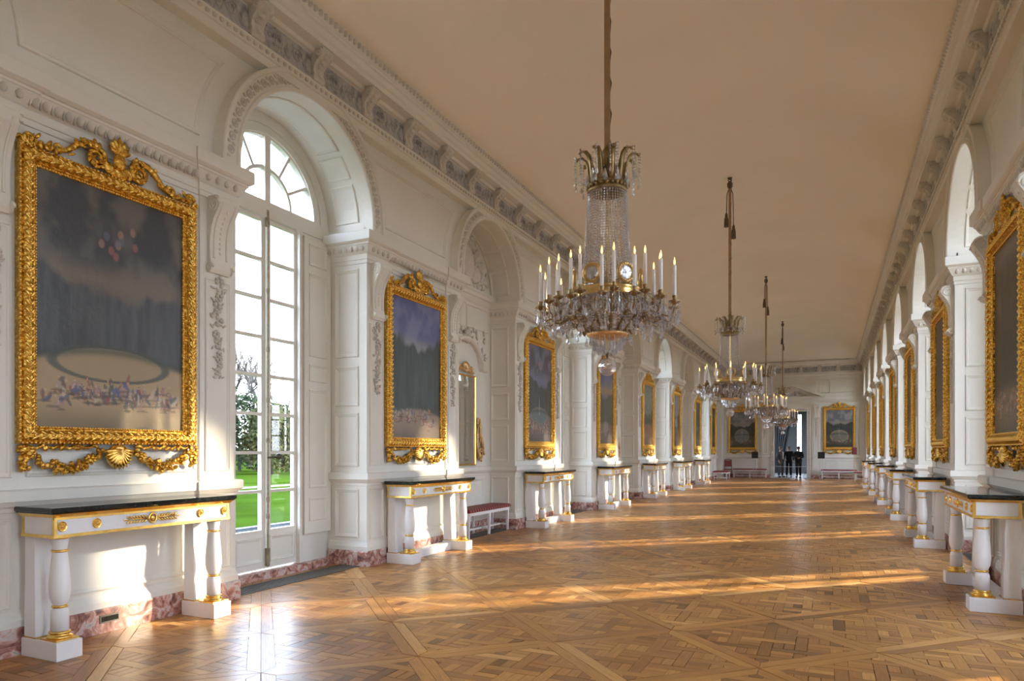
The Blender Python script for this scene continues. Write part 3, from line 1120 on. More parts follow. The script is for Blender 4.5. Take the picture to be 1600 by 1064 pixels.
# ------------------------------------------------------------------ parquet floor
def clip(poly, a, b, c):                 # keep a*x + b*y <= c
    out = []
    n = len(poly)
    for i in range(n):
        p, q = poly[i], poly[(i + 1) % n]
        dp, dq = a * p[0] + b * p[1] - c, a * q[0] + b * q[1] - c
        if dp <= 0: out.append(p)
        if (dp < 0 < dq) or (dq < 0 < dp):
            t = dp / (dp - dq)
            out.append((p[0] + t * (q[0] - p[0]), p[1] + t * (q[1] - p[1])))
    return out
def area(p):
    return .5 * sum(p[i][0] * p[(i + 1) % len(p)][1] - p[(i + 1) % len(p)][0] * p[i][1] for i in range(len(p)))
def inset(poly, g):
    res = poly
    n = len(poly)
    for i in range(n):
        p, q = poly[i], poly[(i + 1) % n]
        dx, dy = q[0] - p[0], q[1] - p[1]
        l = sqrt(dx * dx + dy * dy)
        if l < 1e-6: continue
        nx_, ny_ = dy / l, -dx / l          # outward for ccw
        res = clip(res, nx_, ny_, nx_ * p[0] + ny_ * p[1] - g)
        if len(res) < 3: return []
    return res
FX0, FX1, FY0, FY1 = AL - .50, AR + .50, -0.6, YE
HD, FWD = .76, .095
VX, VY = -.445, 6.52
HI = HD - FWD * sqrt(2)
PP, BW = .245, .088
pieces = []                              # (poly, grain angle, tone)
fr_rng = random.Random(21)
shapes = []
for i in range(-4, 5):
    for j in range(-4, 5):
        if (i + j) % 2 == 0:
            L = PP - BW / 2
            shapes.append((i * PP, j * PP, L, BW / 2, 0))
        else:
            L = PP - BW / 2
            shapes.append((i * PP, j * PP, BW / 2, L, 1))
        q4 = (PP - BW) / 4
        for s_ in (-1, 1):                # two boards fill each square of the weave
            if (i + j) % 2:
                shapes.append(((i + .5) * PP + s_ * q4, (j + .5) * PP, q4, 2 * q4, 1))
            else:
                shapes.append(((i + .5) * PP, (j + .5) * PP + s_ * q4, 2 * q4, q4, 0))
inner = []
for (cx, cy_, hx, hy, g) in shapes:
    p = [(cx - hx, cy_ - hy), (cx + hx, cy_ - hy), (cx + hx, cy_ + hy), (cx - hx, cy_ + hy)]
    for (a, b_) in ((1, 1), (1, -1), (-1, 1), (-1, -1)):
        p = clip(p, a, b_, HI)
        if len(p) < 3: break
    if len(p) >= 3 and area(p) > 2e-4:
        inner.append((p, g * pi / 2))
edge = []
cor = [(HD, 0), (0, HD), (-HD, 0), (0, -HD)]
for q in range(4):
    o0, o1 = cor[q], cor[(q + 1) % 4]
    k = HI / HD
    edge.append(([o0, o1, (o1[0] * k, o1[1] * k), (o0[0] * k, o0[1] * k)], math.atan2(o1[1] - o0[1], o1[0] - o0[0])))
i0, i1 = int((FX0 - VX) / HD) - 2, int((FX1 - VX) / HD) + 2
j0, j1 = int((FY0 - VY) / HD) - 2, int((FY1 - VY) / HD) + 2
def emit(poly, ang, tone):
    a = area(poly)
    if a < 0: poly = poly[::-1]
    poly = inset(poly, fr_rng.choice((.0006, .0008, .001, .0012, .0016, .0022, .0034)))
    if len(poly) >= 3 and area(poly) > 1e-4:
        pieces.append((poly, ang, tone))
for i in range(i0, i1 + 1):
    for j in range(j0, j1 + 1):
        if (i + j) % 2 == 0: continue
        cx, cy_ = VX + i * HD, VY + j * HD
        if cx + HD < FX0 or cx - HD > FX1 or cy_ + HD < FY0 or cy_ - HD > FY1: continue
        pt = fr_rng.gauss(0, .06)
        need = cx - HD < FX0 or cx + HD > FX1 or cy_ - HD < FY0 or cy_ + HD > FY1
        for lst, bias in ((inner, .46), (edge, .58)):
            for p, g in lst:
                q = [(x + cx, y + cy_) for x, y in p]
                if need:
                    for (a, b_, c_) in ((1, 0, FX1), (-1, 0, -FX0), (0, 1, FY1), (0, -1, -FY0)):
                        q = clip(q, a, b_, c_)
                        if len(q) < 3: break
                    if len(q) < 3: continue
                emit(q, g, min(1, max(0, fr_rng.gauss(bias + pt, .20))))
def proj(x, y, z=0.0):
    zc = -x * sin(TH) + y * cos(TH)
    xc = x * cos(TH) + y * sin(TH)
    return 800 + F_PX * xc / max(zc, .01), HOR + F_PX * (1.5 - z) / max(zc, .01), zc
scored = []
for n_, (p, g, t) in enumerate(pieces):
    cx, cy_ = sum(a[0] for a in p) / len(p), sum(a[1] for a in p) / len(p)
    X, Y, z = proj(cx, cy_)
    if z > 1 and -5 < X < 1605 and Y < 1066 and AL + .05 < cx < AR - .05:
        scored.append((area(p) / z ** 3, n_))
scored.sort(reverse=True)
single = set(n_ for _, n_ in scored[:300])
floor_mb = MB()
floor_mb.box(AL - .8, AR + .8, YB - .3, YE + .02, -.25, -.012)
floor = tag(floor_mb.obj('floor', 'dark_gap'), 'polished oak parquet floor laid in diagonal woven panels', 'floor', kind='structure')
def piece_geo(lst):
    v, f, uvs, tones = [], [], [], []
    for p, g, t in lst:
        n0 = len(v)
        z = fr_rng.uniform(-.0005, .0005)
        tx, ty = fr_rng.gauss(0, .0022), fr_rng.gauss(0, .0022)
        cx, cy_ = sum(a[0] for a in p) / len(p), sum(a[1] for a in p) / len(p)
        n = len(p)
        ou, ov = fr_rng.uniform(0, 50), fr_rng.uniform(0, 50)
        ca, sa = cos(g), sin(g)
        w = lambda x, y: (x * ca + y * sa + ou, -x * sa + y * ca + ov)
        for x, y in p: v.append((x, y, z + tx * (x - cx) + ty * (y - cy_)))
        for x, y in p: v.append((x, y, -.014))
        f.append(tuple(range(n0, n0 + n)))
        uvs += [w(x, y) for x, y in p]
        tones += [t] * n
        for i in range(n):
            k = (i + 1) % n
            f.append((n0 + i, n0 + n + i, n0 + n + k, n0 + k))
            uvs += [w(*p[i]), w(*p[i]), w(*p[k]), w(*p[k])]
            tones += [t * .6] * 4
    return v, f, uvs, tones
def piece_mesh(name, lst):
    v, f, uvs, tones = piece_geo(lst)
    me = bpy.data.meshes.new(name)
    me.from_pydata(v, [], f)
    ul = me.uv_layers.new(name='grain')
    ul.data.foreach_set('uv', np.array(uvs, dtype=np.float32).ravel())
    ca = me.color_attributes.new('tone', 'FLOAT_COLOR', 'CORNER')
    arr = np.ones((len(tones), 4), dtype=np.float32)
    arr[:, 0] = arr[:, 1] = arr[:, 2] = tones
    ca.data.foreach_set('color', arr.ravel())
    me.materials.append(MATS['parquet_oak'])
    me.update()
    return me
for n_ in sorted(single):
    put('parquet_block', piece_mesh('parquet_block', [pieces[n_]]), floor)
rest = put('parquet_field', piece_mesh('parquet_field', [p for n_, p in enumerate(pieces) if n_ not in single]), floor)
tag(rest, kind='stuff')
mb = MB()
mb.box(AL - .5, AR + .5, YB, FY0, -.012, -.001)
mb.obj('parquet_margin', 'chair_wood', floor)
# floor grilles in the recesses
mb = MB()
mb.box(-1.06, 1.06, -.36, -.06, .0, .004)
gb = MB()
for i in range(66):
    x = -1.04 + i * .032
    gb.box(x - .004, x + .004, -.34, -.08, .004, .009)
for y in (-.36, -.275, -.205, -.135, -.06):
    gb.box(-1.06, 1.06, y - .006, y + .006, .004, .010)
me_gr, me_gb = mb.mesh('floor_grille', 'dark_gap'), gb.mesh('grille_bars', 'grille_metal')
for side in (LEFT, RIGHT):
    for k in OPEN:
        if k < 0: continue
        loc, rz = at(side, OPEN[k])
        put('floor_grille', me_gr, floor, loc, rz)
        put('grille_bars', me_gb, floor, loc, rz)
# ------------------------------------------------------------------ framed paintings
FW2, FZ0, FZ1, FBAR = .775, 1.55, 3.77, .135
CW, CH_ = 2 * (FW2 - FBAR) + .02, FZ1 - FZ0 - 2 * FBAR + .02
mb = MB()
mould(mb, rect(-FW2, FW2, FZ0, FZ1), [(0, 0), (0, .05), (.012, .066), (.022, .058), (.028, .072), (.05, .088), (.075, .086), (.095, .066), (.102, .05), (.115, .052), (.122, .04), (.135, .034), (.137, .01)], lambda x, z, t: (x, t, z))
me_frame = mb.mesh('frame', 'carved_gilt', False)
mb = MB()
def bead_line(mb, x0, z0, x1, z1, step, r, y):
    n = max(2, int(math.hypot(x1 - x0, z1 - z0) / step))
    for i in range(n):
        t = (i + .5) / n
        mb.ell((x0 + t * (x1 - x0), y, z0 + t * (z1 - z0)), (r, r, r), 5, 3)
for (ins, st, r, y) in ((.128, .022, .0085, .04), (.008, .03, .011, .06)):
    a = FW2 - ins
    bead_line(mb, -a, FZ0 + ins, a, FZ0 + ins, st, r, y)
    bead_line(mb, -a, FZ1 - ins, a, FZ1 - ins, st, r, y)
    bead_line(mb, -a, FZ0 + ins, -a, FZ1 - ins, st, r, y)
    bead_line(mb, a, FZ0 + ins, a, FZ1 - ins, st, r, y)
# carved leaves along the cove of the frame
rr = random.Random(9)
def leaf_run(mb, x0, z0, x1, z1):
    n = int(math.hypot(x1 - x0, z1 - z0) / .062)
    ang = math.atan2(z1 - z0, x1 - x0)
    for i in range(n):
        t = (i + .5) / n
        for q in (-1, 1):
            off = q * .018
            px, pz = x0 + t * (x1 - x0) - sin(ang) * off, z0 + t * (z1 - z0) + cos(ang) * off
            mb.ell((px, .082, pz), (.034, .012, .011), 6, 3, Matrix.Rotation(-(ang + q * .6), 3, 'Y'))
        mb.ell((x0 + t * (x1 - x0), .088, z0 + t * (z1 - z0)), (.011, .011, .011), 5, 3)
a = FW2 - .064
leaf_run(mb, -a, FZ0 + .064, a, FZ0 + .064)
leaf_run(mb, -a, FZ1 - .064, a, FZ1 - .064)
leaf_run(mb, -a, FZ0 + .064, -a, FZ1 - .064)
leaf_run(mb, a, FZ0 + .064, a, FZ1 - .064)
me_beads = mb.mesh('frame_carving', 'gilt_bronze', True)
def crest_mesh():
    mb = MB()
    y = .05
    rr = random.Random(4)
    for s in (-1, 1):
        P = [(.70, .02), (.60, .03), (.50, .035), (.42, .07), (.35, .14), (.27, .195), (.19, .20), (.13, .165)]
        mb.tube([(s * x, y, FZ1 + z) for x, z in P], [.016, .02, .022, .024, .027, .028, .026, .02], 6)
        spiral(mb, s * .19, FZ1 + .10, .088, y, 2.0, .026, pi / 2, s)
        spiral(mb, s * .50, FZ1 + .058, .042, y, 1.5, .018, 0, -s)
        spiral(mb, s * .70, FZ1 + .052, .05, y, 1.5, .02, pi, s)
        spiral(mb, s * .765, FZ1 + .02, .03, y, 1.2, .016, 0, s)
        for i in range(26):                       # leaves and buds along the scroll
            t = rr.random()
            x = np.interp(t, np.linspace(0, 1, 8), [p[0] for p in P])
            z = np.interp(t, np.linspace(0, 1, 8), [p[1] for p in P])
            mb.ell((s * (x + rr.uniform(-.02, .02)), y + rr.uniform(-.01, .03), FZ1 + z + rr.uniform(-.03, .025)), (rr.uniform(.02, .036), .016, rr.uniform(.01, .017)), 6, 4, Matrix.Rotation(rr.uniform(0, pi), 3, 'Y'))
        for i in range(14):
            a = rr.uniform(0, 2 * pi)
            q = rr.uniform(.03, .085)
            mb.ell((s * .19 + q * cos(a), y + .015, FZ1 + .10 + q * sin(a)), (.026, .016, .012), 6, 4, Matrix.Rotation(-a + 1.2, 3, 'Y'))
        mb.ell((s * .08, y, FZ1 + .06), (.06, .025, .05), 8, 5)
        for i in range(4):                        # acanthus tips at the corner
            mb.ell((s * (.64 + .035 * i), y, FZ1 + .09 - .022 * i), (.036, .014, .014), 6, 4, Matrix.Rotation(-s * (2.2 - .3 * i), 3, 'Y'))
    for i in range(7):                            # palmette
        a = pi / 2 + (i - 3) * .36
        L = .085 - .008 * abs(i - 3)
        mb.ell((.6 * L * 1.5 * cos(a), y + .02, FZ1 + .185 + .6 * L * 1.5 * sin(a)), (L, .018, .022), 7, 4, Matrix.Rotation(-a, 3, 'Y'))
    mb.ell((0, y + .02, FZ1 + .13), (.06, .03, .07), 8, 5)
    mb.ell((0, y, FZ1 + .04), (.12, .03, .05), 8, 5)
    return mb.mesh('crest', 'carved_gilt', True)
me_crest = crest_mesh()
def garland_mesh():
    mb = MB()
    rr = random.Random(6)
    y = .045
    for s in (-1, 1):
        for i in range(90):
            t = rr.random()
            x = .14 + t * .58
            zz = -.035 - .135 * sin(pi * t) - .02
            thick = .022 + .022 * sin(pi * t)
            mb.ell((s * x, y + rr.uniform(-.015, .03), FZ0 + zz + rr.uniform(-thick, thick)), (rr.uniform(.018, .03), .02, rr.uniform(.014, .022)), 6, 4, Matrix.Rotation(rr.uniform(0, pi), 3, 'Y'))
        for i in range(26):                       # end drop
            t = rr.random()
            mb.ell((s * (.745 + rr.uniform(-.035, .03)), y + rr.uniform(-.01, .02), FZ0 - .02 - .17 * t), (.024, .02, .018), 6, 4, Matrix.Rotation(rr.uniform(0, pi), 3, 'Y'))
        # ribbon
        pts = [(s * (.16 + .56 * i / 14), y - .015, FZ0 - .022 + .014 * sin(i * 1.9)) for i in range(15)]
        mb.tube(pts, [.012 + .006 * (i % 2) for i in range(15)], 5)
        for i in range(3):
            mb.ell((s * (.34 + .12 * i), y, FZ0 - .03), (.03, .016, .02), 6, 4, Matrix.Rotation(.5 * i, 3, 'Y'))
    return mb.mesh('garland', 'carved_gilt', True)
me_gar = garland_mesh()
mb = MB()
for i in range(13):
    a = -pi * (i + .5) / 13
    mb.ell((.062 * cos(a), .065, FZ0 - .04 + .085 * sin(a)), (.09, .032, .019), 6, 4, Matrix.Rotation(-a, 3, 'Y'))
mb.ell((0, .05, FZ0 - .10), (.112, .04, .10), 10, 6)
mb.ell((0, .065, FZ0 - .03), (.05, .03, .03), 8, 5)
me_shell = mb.mesh('shell', 'gilt_bronze', True)

def vnoise(u, v, sx, sy, rng, octv=3):
    out = np.zeros_like(u)
    amp, tot = 1.0, 0.0
    for o in range(octv):
        gx_, gy_ = int(sx * 2 ** o) + 2, int(sy * 2 ** o) + 2
        g = rng.random((gy_ + 1, gx_ + 1))
        x, y = u * (gx_ - 1), v * (gy_ - 1)
        xi, yi = x.astype(int), y.astype(int)
        fx, fy = x - xi, y - yi
        fx, fy = fx * fx * (3 - 2 * fx), fy * fy * (3 - 2 * fy)
        n = (g[yi, xi] * (1 - fx) + g[yi, xi + 1] * fx) * (1 - fy) + (g[yi + 1, xi] * (1 - fx) + g[yi + 1, xi + 1] * fx) * fy
        out += amp * n
        tot += amp
        amp *= .5
    return out / tot
def sm(e0, e1, x):
    t = np.clip((x - e0) / (e1 - e0), 0, 1)
    return t * t * (3 - 2 * t)
def lerp(a, c, t):
    return a * (1 - t[..., None]) + np.array(c) * t[..., None]
def paint(nx, ny, seed, sky, sky2, wood, ground, treeline, ghor, basin=None, figs=26, glow=None, dark=1.0, cloudfig=True, fs=1.0):
    rng = np.random.default_rng(seed)
    u, v = np.meshgrid(np.linspace(0, .9999, nx), np.linspace(0, .9999, ny))
    n1 = vnoise(u, v, 4, 5, rng, 4)
    n2 = vnoise(u, v, 3, 4, rng, 3)
    c = np.zeros((ny, nx, 3)) + np.array(sky)
    c = lerp(c, sky2, sm(.42, .68, n1))
    if glow:
        c = lerp(c, glow[0], np.exp(-((v - glow[1]) / glow[2]) ** 2) * .85)
    tl = treeline + .16 * (n2 - .5) + .22 * np.abs(u - .5) ** 1.5
    tl = tl + .06 * (vnoise(u, v * 0, 14, 2, rng, 3) - .5)
    tm = sm(0.02, -.03, v - tl)
    st = vnoise(u, v, 26, 4, rng, 3)
    wcol = np.array(wood)[None, None, :] * (.55 + .9 * st)[..., None] * (.8 + .5 * n1)[..., None]
    c = c * (1 - tm[..., None]) + wcol * tm[..., None]
    gh = ghor + .05 * np.cos((u - .5) * 3.0) - .03
    gm = sm(.015, -.02, v - gh)
    gc = np.array(ground)[None, None, :] * (.78 + .44 * n2)[..., None] * (.65 + .5 * sm(0, .12, v))[..., None]
    c = c * (1 - gm[..., None]) + gc * gm[..., None]
    if basin:
        (bx, by, rx, ry, col, rim) = basin
        q = np.sqrt(((u - bx) / rx) ** 2 + ((v - by) / ry) ** 2)
        c = lerp(c, rim, sm(1.08, 1.0, q) * .9)
        c = lerp(c, col, sm(.92, .84, q) * .9)
        jet = (0 if rim[0] < .06 else 1) * np.exp(-((u - bx) / .012) ** 2) * sm(by, by + .02, v) * sm(by + .26, by + .1, v)
        c = lerp(c, (.35, .37, .38), jet * .7)
    # hedge line behind the open ground
    hd = np.exp(-((v - gh - .005) / .018) ** 2)
    c = lerp(c, (.03, .04, .035), hd * .7)
    pal = [(.20, .06, .05), (.06, .08, .16), (.26, .20, .15), (.32, .27, .22), (.12, .06, .05), (.06, .07, .065), (.26, .15, .12)]
    for i in range(figs):
        x0 = float(np.clip(rng.normal((.30, .72)[i % 2], .13), .06, .94))
        y0 = float(np.clip(rng.normal(min(.15, ghor - .05), .028), .06, ghor))
        w, h = fs * rng.uniform(.012, .04), fs * rng.uniform(.014, .036)
        q = ((u - x0) / w) ** 2 + ((v - y0) / h) ** 2
        for e in range(3):
            an, col = rng.normal(pi / 2, .5), pal[int(rng.integers(len(pal)))]
            ex, ey = x0 + rng.normal(0, .018), y0 + rng.normal(0, .012)
            du, dv = (u - ex), (v - ey) * 1.4
            q = ((du * cos(an) + dv * sin(an)) / (w * 1.1)) ** 2 + ((-du * sin(an) + dv * cos(an)) / (h * .5)) ** 2
            c = lerp(c, col, sm(1.4, .3, q + 1.2 * (n1 - .5)) * .8)
        q = ((u - x0) / .0065) ** 2 + ((v - y0 - h * .9) / .0055) ** 2
        c = lerp(c, (.40, .27, .2), sm(1.4, .5, q) * .7)
        q = ((u - x0 - .012) / (w * 1.8)) ** 2 + ((v - y0 + h) / .006) ** 2
        c = lerp(c, (.05, .04, .03), sm(1.2, .5, q) * .5)
    if cloudfig:
        for i in range(10):
            x0, y0 = rng.normal(.50, .06), rng.normal(.79, .035)
            q = ((u - x0) / .022) ** 2 + ((v - y0) / .02) ** 2
            c = lerp(c, [(.30, .17, .12), (.26, .10, .09), (.10, .11, .16)][i % 3], sm(1.3, .4, q) * .6)
    return np.clip(c * dark * 1.35, 0, 1)
def canvas_mesh(nx, ny, **kw):
    c = paint(nx, ny, **kw)
    vs_ = [(-CW / 2 + CW * i / nx, .02, FZ0 + FBAR - .01 + CH_ * j / ny) for j in range(ny + 1) for i in range(nx + 1)]
    fs_ = [(j * (nx + 1) + i, j * (nx + 1) + i + 1, (j + 1) * (nx + 1) + i + 1, (j + 1) * (nx + 1) + i) for j in range(ny) for i in range(nx)]
    me = bpy.data.meshes.new('canvas')
    me.from_pydata(vs_, [], fs_)
    ca = me.color_attributes.new('paint', 'FLOAT_COLOR', 'CORNER')
    arr = np.ones((ny * nx, 4, 4), dtype=np.float32)
    arr[:, :, :3] = c.reshape(-1, 3)[:, None, :]
    ca.data.foreach_set('color', arr.ravel())
    me.materials.append(MATS['oil_canvas'])
    me.update()
    return me
def painting(loc, rz, me, label, group):
    t = empty('framed_painting', (loc[0], loc[1], FZ0), rz)
    tag(t, label, 'painting', group)
    put('canvas', me, t, (0, 0, -FZ0))
    f = put('frame', me_frame, t, (0, 0, -FZ0))
    put('frame_carving', me_beads, f)
    put('crest', me_crest, t, (0, 0, -FZ0))
    g = put('garland', me_gar, t, (0, 0, -FZ0))
    put('shell', me_shell, t, (0, 0, -FZ0))
    return t
GREEN, TEAL = (.030, .038, .034), (.028, .042, .042)
LP = [
    dict(nx=120, ny=190, seed=1, sky=(.035, .038, .045), sky2=(.10, .09, .08), wood=(.046, .052, .058), ground=(.27, .20, .11), treeline=.58, ghor=.30, basin=(.52, .27, .40, .075, (.27, .21, .12), (.05, .06, .05)), figs=60, glow=((.13, .11, .08), .62, .06), fs=.9),
    dict(nx=70, ny=130, seed=2, sky=(.07, .085, .20), sky2=(.13, .15, .26), wood=TEAL, ground=(.20, .15, .11), treeline=.66, ghor=.20, figs=26, glow=((.22, .22, .22), .66, .06), cloudfig=False),
    dict(nx=60, ny=100, seed=3, sky=(.05, .05, .065), sky2=(.12, .13, .20), wood=GREEN, ground=(.10, .085, .08), treeline=.58, ghor=.30, basin=(.5, .27, .36, .085, (.07, .12, .13), (.16, .14, .12)), figs=60, glow=((.13, .14, .22), .64, .08)),
    dict(nx=40, ny=70, seed=4, sky=(.07, .08, .17), sky2=(.12, .13, .2), wood=(.04, .045, .025), ground=(.11, .08, .06), treeline=.62, ghor=.28, basin=(.5, .2, .22, .13, (.2, .18, .15), (.09, .07, .06)), figs=24, glow=((.24, .17, .08), .72, .07), cloudfig=False),
    dict(nx=30, ny=50, seed=5, sky=(.10, .12, .11), sky2=(.2, .22, .2), wood=(.035, .05, .035), ground=(.15, .08, .05), treeline=.52, ghor=.34, figs=24, glow=((.15, .17, .16), .8, .2), cloudfig=False),
    dict(nx=30, ny=50, seed=6, sky=(.13, .15, .17), sky2=(.2, .21, .22), wood=GREEN, ground=(.10, .075, .055), treeline=.60, ghor=.32, basin=(.5, .45, .2, .1, (.2, .22, .22), (.12, .13, .13)), figs=16, cloudfig=False),
    dict(nx=30, ny=50, seed=7, sky=(.06, .065, .06), sky2=(.11, .11, .1), wood=(.05, .06, .055), ground=(.05, .045, .04), treeline=.6, ghor=.25, basin=(.5, .4, .3, .05, (.16, .17, .17), (.1, .1, .1)), figs=12, cloudfig=False),
    dict(nx=30, ny=50, seed=8, sky=(.05, .055, .05), sky2=(.08, .08, .06), wood=(.03, .035, .025), ground=(.05, .045, .03), treeline=.6, ghor=.3, figs=10, cloudfig=False)]
LL = ['large gilt-framed painting of picnicking figures on sand under dark storm clouds',
      'gilt-framed painting of a dark wooded garden under deep blue sky, figures below',
      'gilt-framed painting of an oval garden basin ringed by a small crowd',
      'gilt-framed painting of a pale pool below dark firs and yellow horizon glow',
      'gilt-framed painting of pale green misty sky above brown crowded ground',
      'gilt-framed painting of a white fountain under a grey-blue sky',
      'gilt-framed dark painting above the mirror-wall console table closest to the doorway',
      'gilt-framed near-black painting above the cushioned stool, last before the doorway wall']
for k in range(8):
    loc, rz = at(LEFT, PIERS[k + 2])
    painting((loc[0] + .022, loc[1] - .06), rz, canvas_mesh(**LP[k]), LL[k], 'gilt-framed paintings of the gallery')
RP = dict(sky=(.022, .022, .024), sky2=(.05, .05, .05), wood=(.020, .022, .020), ground=(.085, .075, .05), treeline=.6, ghor=.22)
ORD = ['first', 'second', 'third', 'fourth', 'fifth', 'sixth', 'seventh']
for k in range(1, 8):
    loc, rz = at(RIGHT, PIERS[k + 2])
    nx_, ny_ = ((50, 110), (40, 70), (30, 50))[min(k - 1, 2)]
    kw = dict(RP)
    kw['figs'] = 30 if k == 1 else 12
    me = canvas_mesh(nx=nx_, ny=ny_, seed=20 + k, cloudfig=False, dark=1.0 + .12 * (k % 3), glow=((.11, .11, .11), .95, .06) if k == 1 else None, **kw)
    painting((loc[0] - .022, loc[1] - .06), rz, me, '%s gilt-framed dark painting from the doorway, on the window-only wall' % ORD[7 - k], 'gilt-framed paintings of the gallery')
for xc, sd_, lab in ((-4.45, 31, 'gilt-framed painting of a long pale garden pool, on the doorway wall nearer the mirrors'), (.44, 32, 'gilt-framed painting of a round fountain basin, on the doorway wall nearer the windows')):
    b_ = (.5, .30, .34, .16, (.12, .125, .10), (.22, .17, .10)) if sd_ == 32 else (.52, .32, .30, .2, (.12, .13, .14), (.17, .14, .09))
    me = canvas_mesh(nx=44, ny=60, seed=sd_, sky=(.10, .11, .125), sky2=(.2, .2, .2), wood=(.03, .036, .036), ground=(.05, .047, .035), treeline=.62, ghor=.34, basin=b_, figs=26, cloudfig=False, glow=((.2, .18, .15), .66, .05))
    painting((xc, YE - .022), pi, me, lab, 'gilt-framed paintings of the gallery')

# ------------------------------------------------------------------ console tables
TL, TD, THT = .86, .44, 1.06
def table_meshes():
    M = {}
    mb = MB()
    mb.cbox(-.885, .885, -.005, .435, 1.027, 1.062, .006)
    mb.cbox(-.875, .875, -.005, .425, 1.018, 1.028, .004)
    M['top'] = mb.mesh('top', 'black_marble')
    mb = MB()
    mb.box(-.83, .83, .01, .38, .865, 1.0)
    M['apron'] = mb.mesh('apron', 'table_paint')
    mb = MB()
    mb.frustum((-.84, .84, .005, .39), .992, (-.868, .868, .005, .418), 1.018)
    mb.box(-.842, .842, .005, .392, .850, .872)
    for s in (-1, 1):
        x0, x1 = sorted((s * .836, s * .812))
        mb.box(x0, x1, .36, .387, .872, .992)
        x0, x1 = sorted((s * .836, s * .82))
        mb.box(x0, x1, .01, .034, .872, .992)
    mb.box(-.836, .836, .375, .386, .975, .992)
    M['apron_moulding'] = mb.mesh('apron_moulding', 'gilt_bronze')
    mb = MB()
    for (r, y0, y1) in ((.036, 0, .008), (.028, .008, .012)):
        mb.prism([(r * cos(2 * pi * i / 16), r * sin(2 * pi * i / 16)) for i in range(16)], lambda x, z, t: (x, t, z), y0, y1)
    mb.torus((0, .009, 0), .031, .006, 'y', 14, 5)
    mb.ell((0, .012, 0), (.014, .01, .014), 8, 5)
    for i in range(8):
        a = i * pi / 4
        mb.ell((.02 * cos(a), .012, .02 * sin(a)), (.006, .005, .006), 5, 4)
    M['medallion'] = mb.mesh('medallion', 'gilt_bronze', False)
    mb = MB()
    mb.torus((0, .008, 0), .036, .009, 'y', 14, 5)
    mb.ell((0, .008, 0), (.024, .012, .024), 8, 5)
    for s in (-1, 1):
        mb.tube([(s * .04, .006, 0), (s * .13, .006, .004), (s * .24, .006, 0)], [.007, .006, .003], 5)
        for i in range(7):
            x = .055 + i * .027
            for q in (-1, 1):
                mb.ell((s * (x + .012), .007, q * .017), (.021, .006, .0075), 6, 4, Matrix.Rotation(-q * s * .65, 3, 'Y'))
        mb.ell((s * .255, .006, 0), (.02, .005, .007), 6, 4)
    M['laurel_ornament'] = mb.mesh('laurel_ornament', 'gilt_bronze', True)
    mb = MB()
    mb.lathe([(.062, .175), (.062, .31), (.058, .335), (.044, .352), (.040, .365), (.052, .385), (.066, .42), (.073, .47), (.072, .52), (.066, .60), (.058, .68), (.050, .745), (.049, .76), (.050, .78), (.058, .82), (.062, .848)], 20)
    M['leg'] = mb.mesh('leg', 'table_paint', True)
    mb = MB()
    M['gilt_ring0'] = MB().lathe([(.085, .142), (.088, .15), (.086, .158), (.07, .163), (.066, .172), (.075, .178), (.072, .188), (.063, .192)], 20).mesh('gilt_ring', 'gilt_bronze', True)
    M['gilt_ring1'] = MB().lathe([(.043, .350), (.053, .354), (.056, .362), (.053, .370), (.042, .373)], 18).mesh('gilt_ring', 'gilt_bronze', True)
    M['gilt_ring2'] = MB().lathe([(.049, .742), (.058, .746), (.060, .752), (.057, .758), (.049, .762)], 18).mesh('gilt_ring', 'gilt_bronze', True)
    M['gilt_ring3'] = MB().lathe([(.062, .836), (.068, .84), (.070, .848), (.064, .853)], 18).mesh('gilt_ring', 'gilt_bronze', True)
    mb = MB()
    mb.frustum((-.085, .085, .01, .14), .13, (-.075, .075, .01, .12), .866)
    M['rear_leg'] = mb.mesh('rear_leg', 'table_paint')
    mb = MB()
    mb.cbox(-.10, .10, .0, .41, 0, .13, .004)
    M['base_block'] = mb.mesh('base_block', 'table_paint')
    mb = MB()
    mb.box(-.09, .09, .205, .39, .13, .143)
    mb.box(-.09, .09, .005, .15, .13, .139)
    M['gilt_plate'] = mb.mesh('gilt_plate', 'gilt_bronze')
    mb = MB()
    mb.cbox(-.64, .64, .02, .16, 0, .11, .004)
    M['stretcher'] = mb.mesh('stretcher', 'table_paint')
    return M
TM = table_meshes()
def console(side, s, label, stretcher=True):
    loc, rz = at(side, s)
    off = .09 if side == LEFT else -.09
    t = empty('console_table', (loc[0] + off, loc[1] - .05, 0), rz)
    t.scale = (0.93 if not stretcher else 0.985, 1.0, 1.03)
    tag(t, label, 'table', 'white and gilt console tables along the walls')
    put('top', TM['top'], t)
    ap = put('apron', TM['apron'], t)
    put('apron_moulding', TM['apron_moulding'], ap)
    for x in (-.775, -.50, .50, .775):
        put('medallion', TM['medallion'], ap, (x, .38, .928))
    put('laurel_ornament', TM['laurel_ornament'], ap, (0, .38, .928))
    for q in (-1, 1):
        lg = put('leg', TM['leg'], t, (q * .735, .297, 0))
        for rn in range(4):
            put('gilt_ring', TM['gilt_ring%d' % rn], lg)
        put('rear_leg', TM['rear_leg'], t, (q * .735, 0, 0))
        bb = put('base_block', TM['base_block'], t, (q * .735, 0, 0))
        put('gilt_plate', TM['gilt_plate'], bb)
    if stretcher:
        put('stretcher', TM['stretcher'], t)
TLAB = ['white and gilt console table below the picnic painting, its back open to the plinth',
        'white and gilt console table below the deep blue sky painting',
        'white and gilt console table below the oval basin painting',
        'white and gilt console table below the painting with a yellow horizon glow',
        'white and gilt console table below the misty green sky painting',
        'white and gilt console table below the white fountain painting',
        'white and gilt console table on the mirror wall, closest to the doorway']
for k in range(7):
    console(LEFT, PIERS[k + 2], TLAB[k], k > 0)
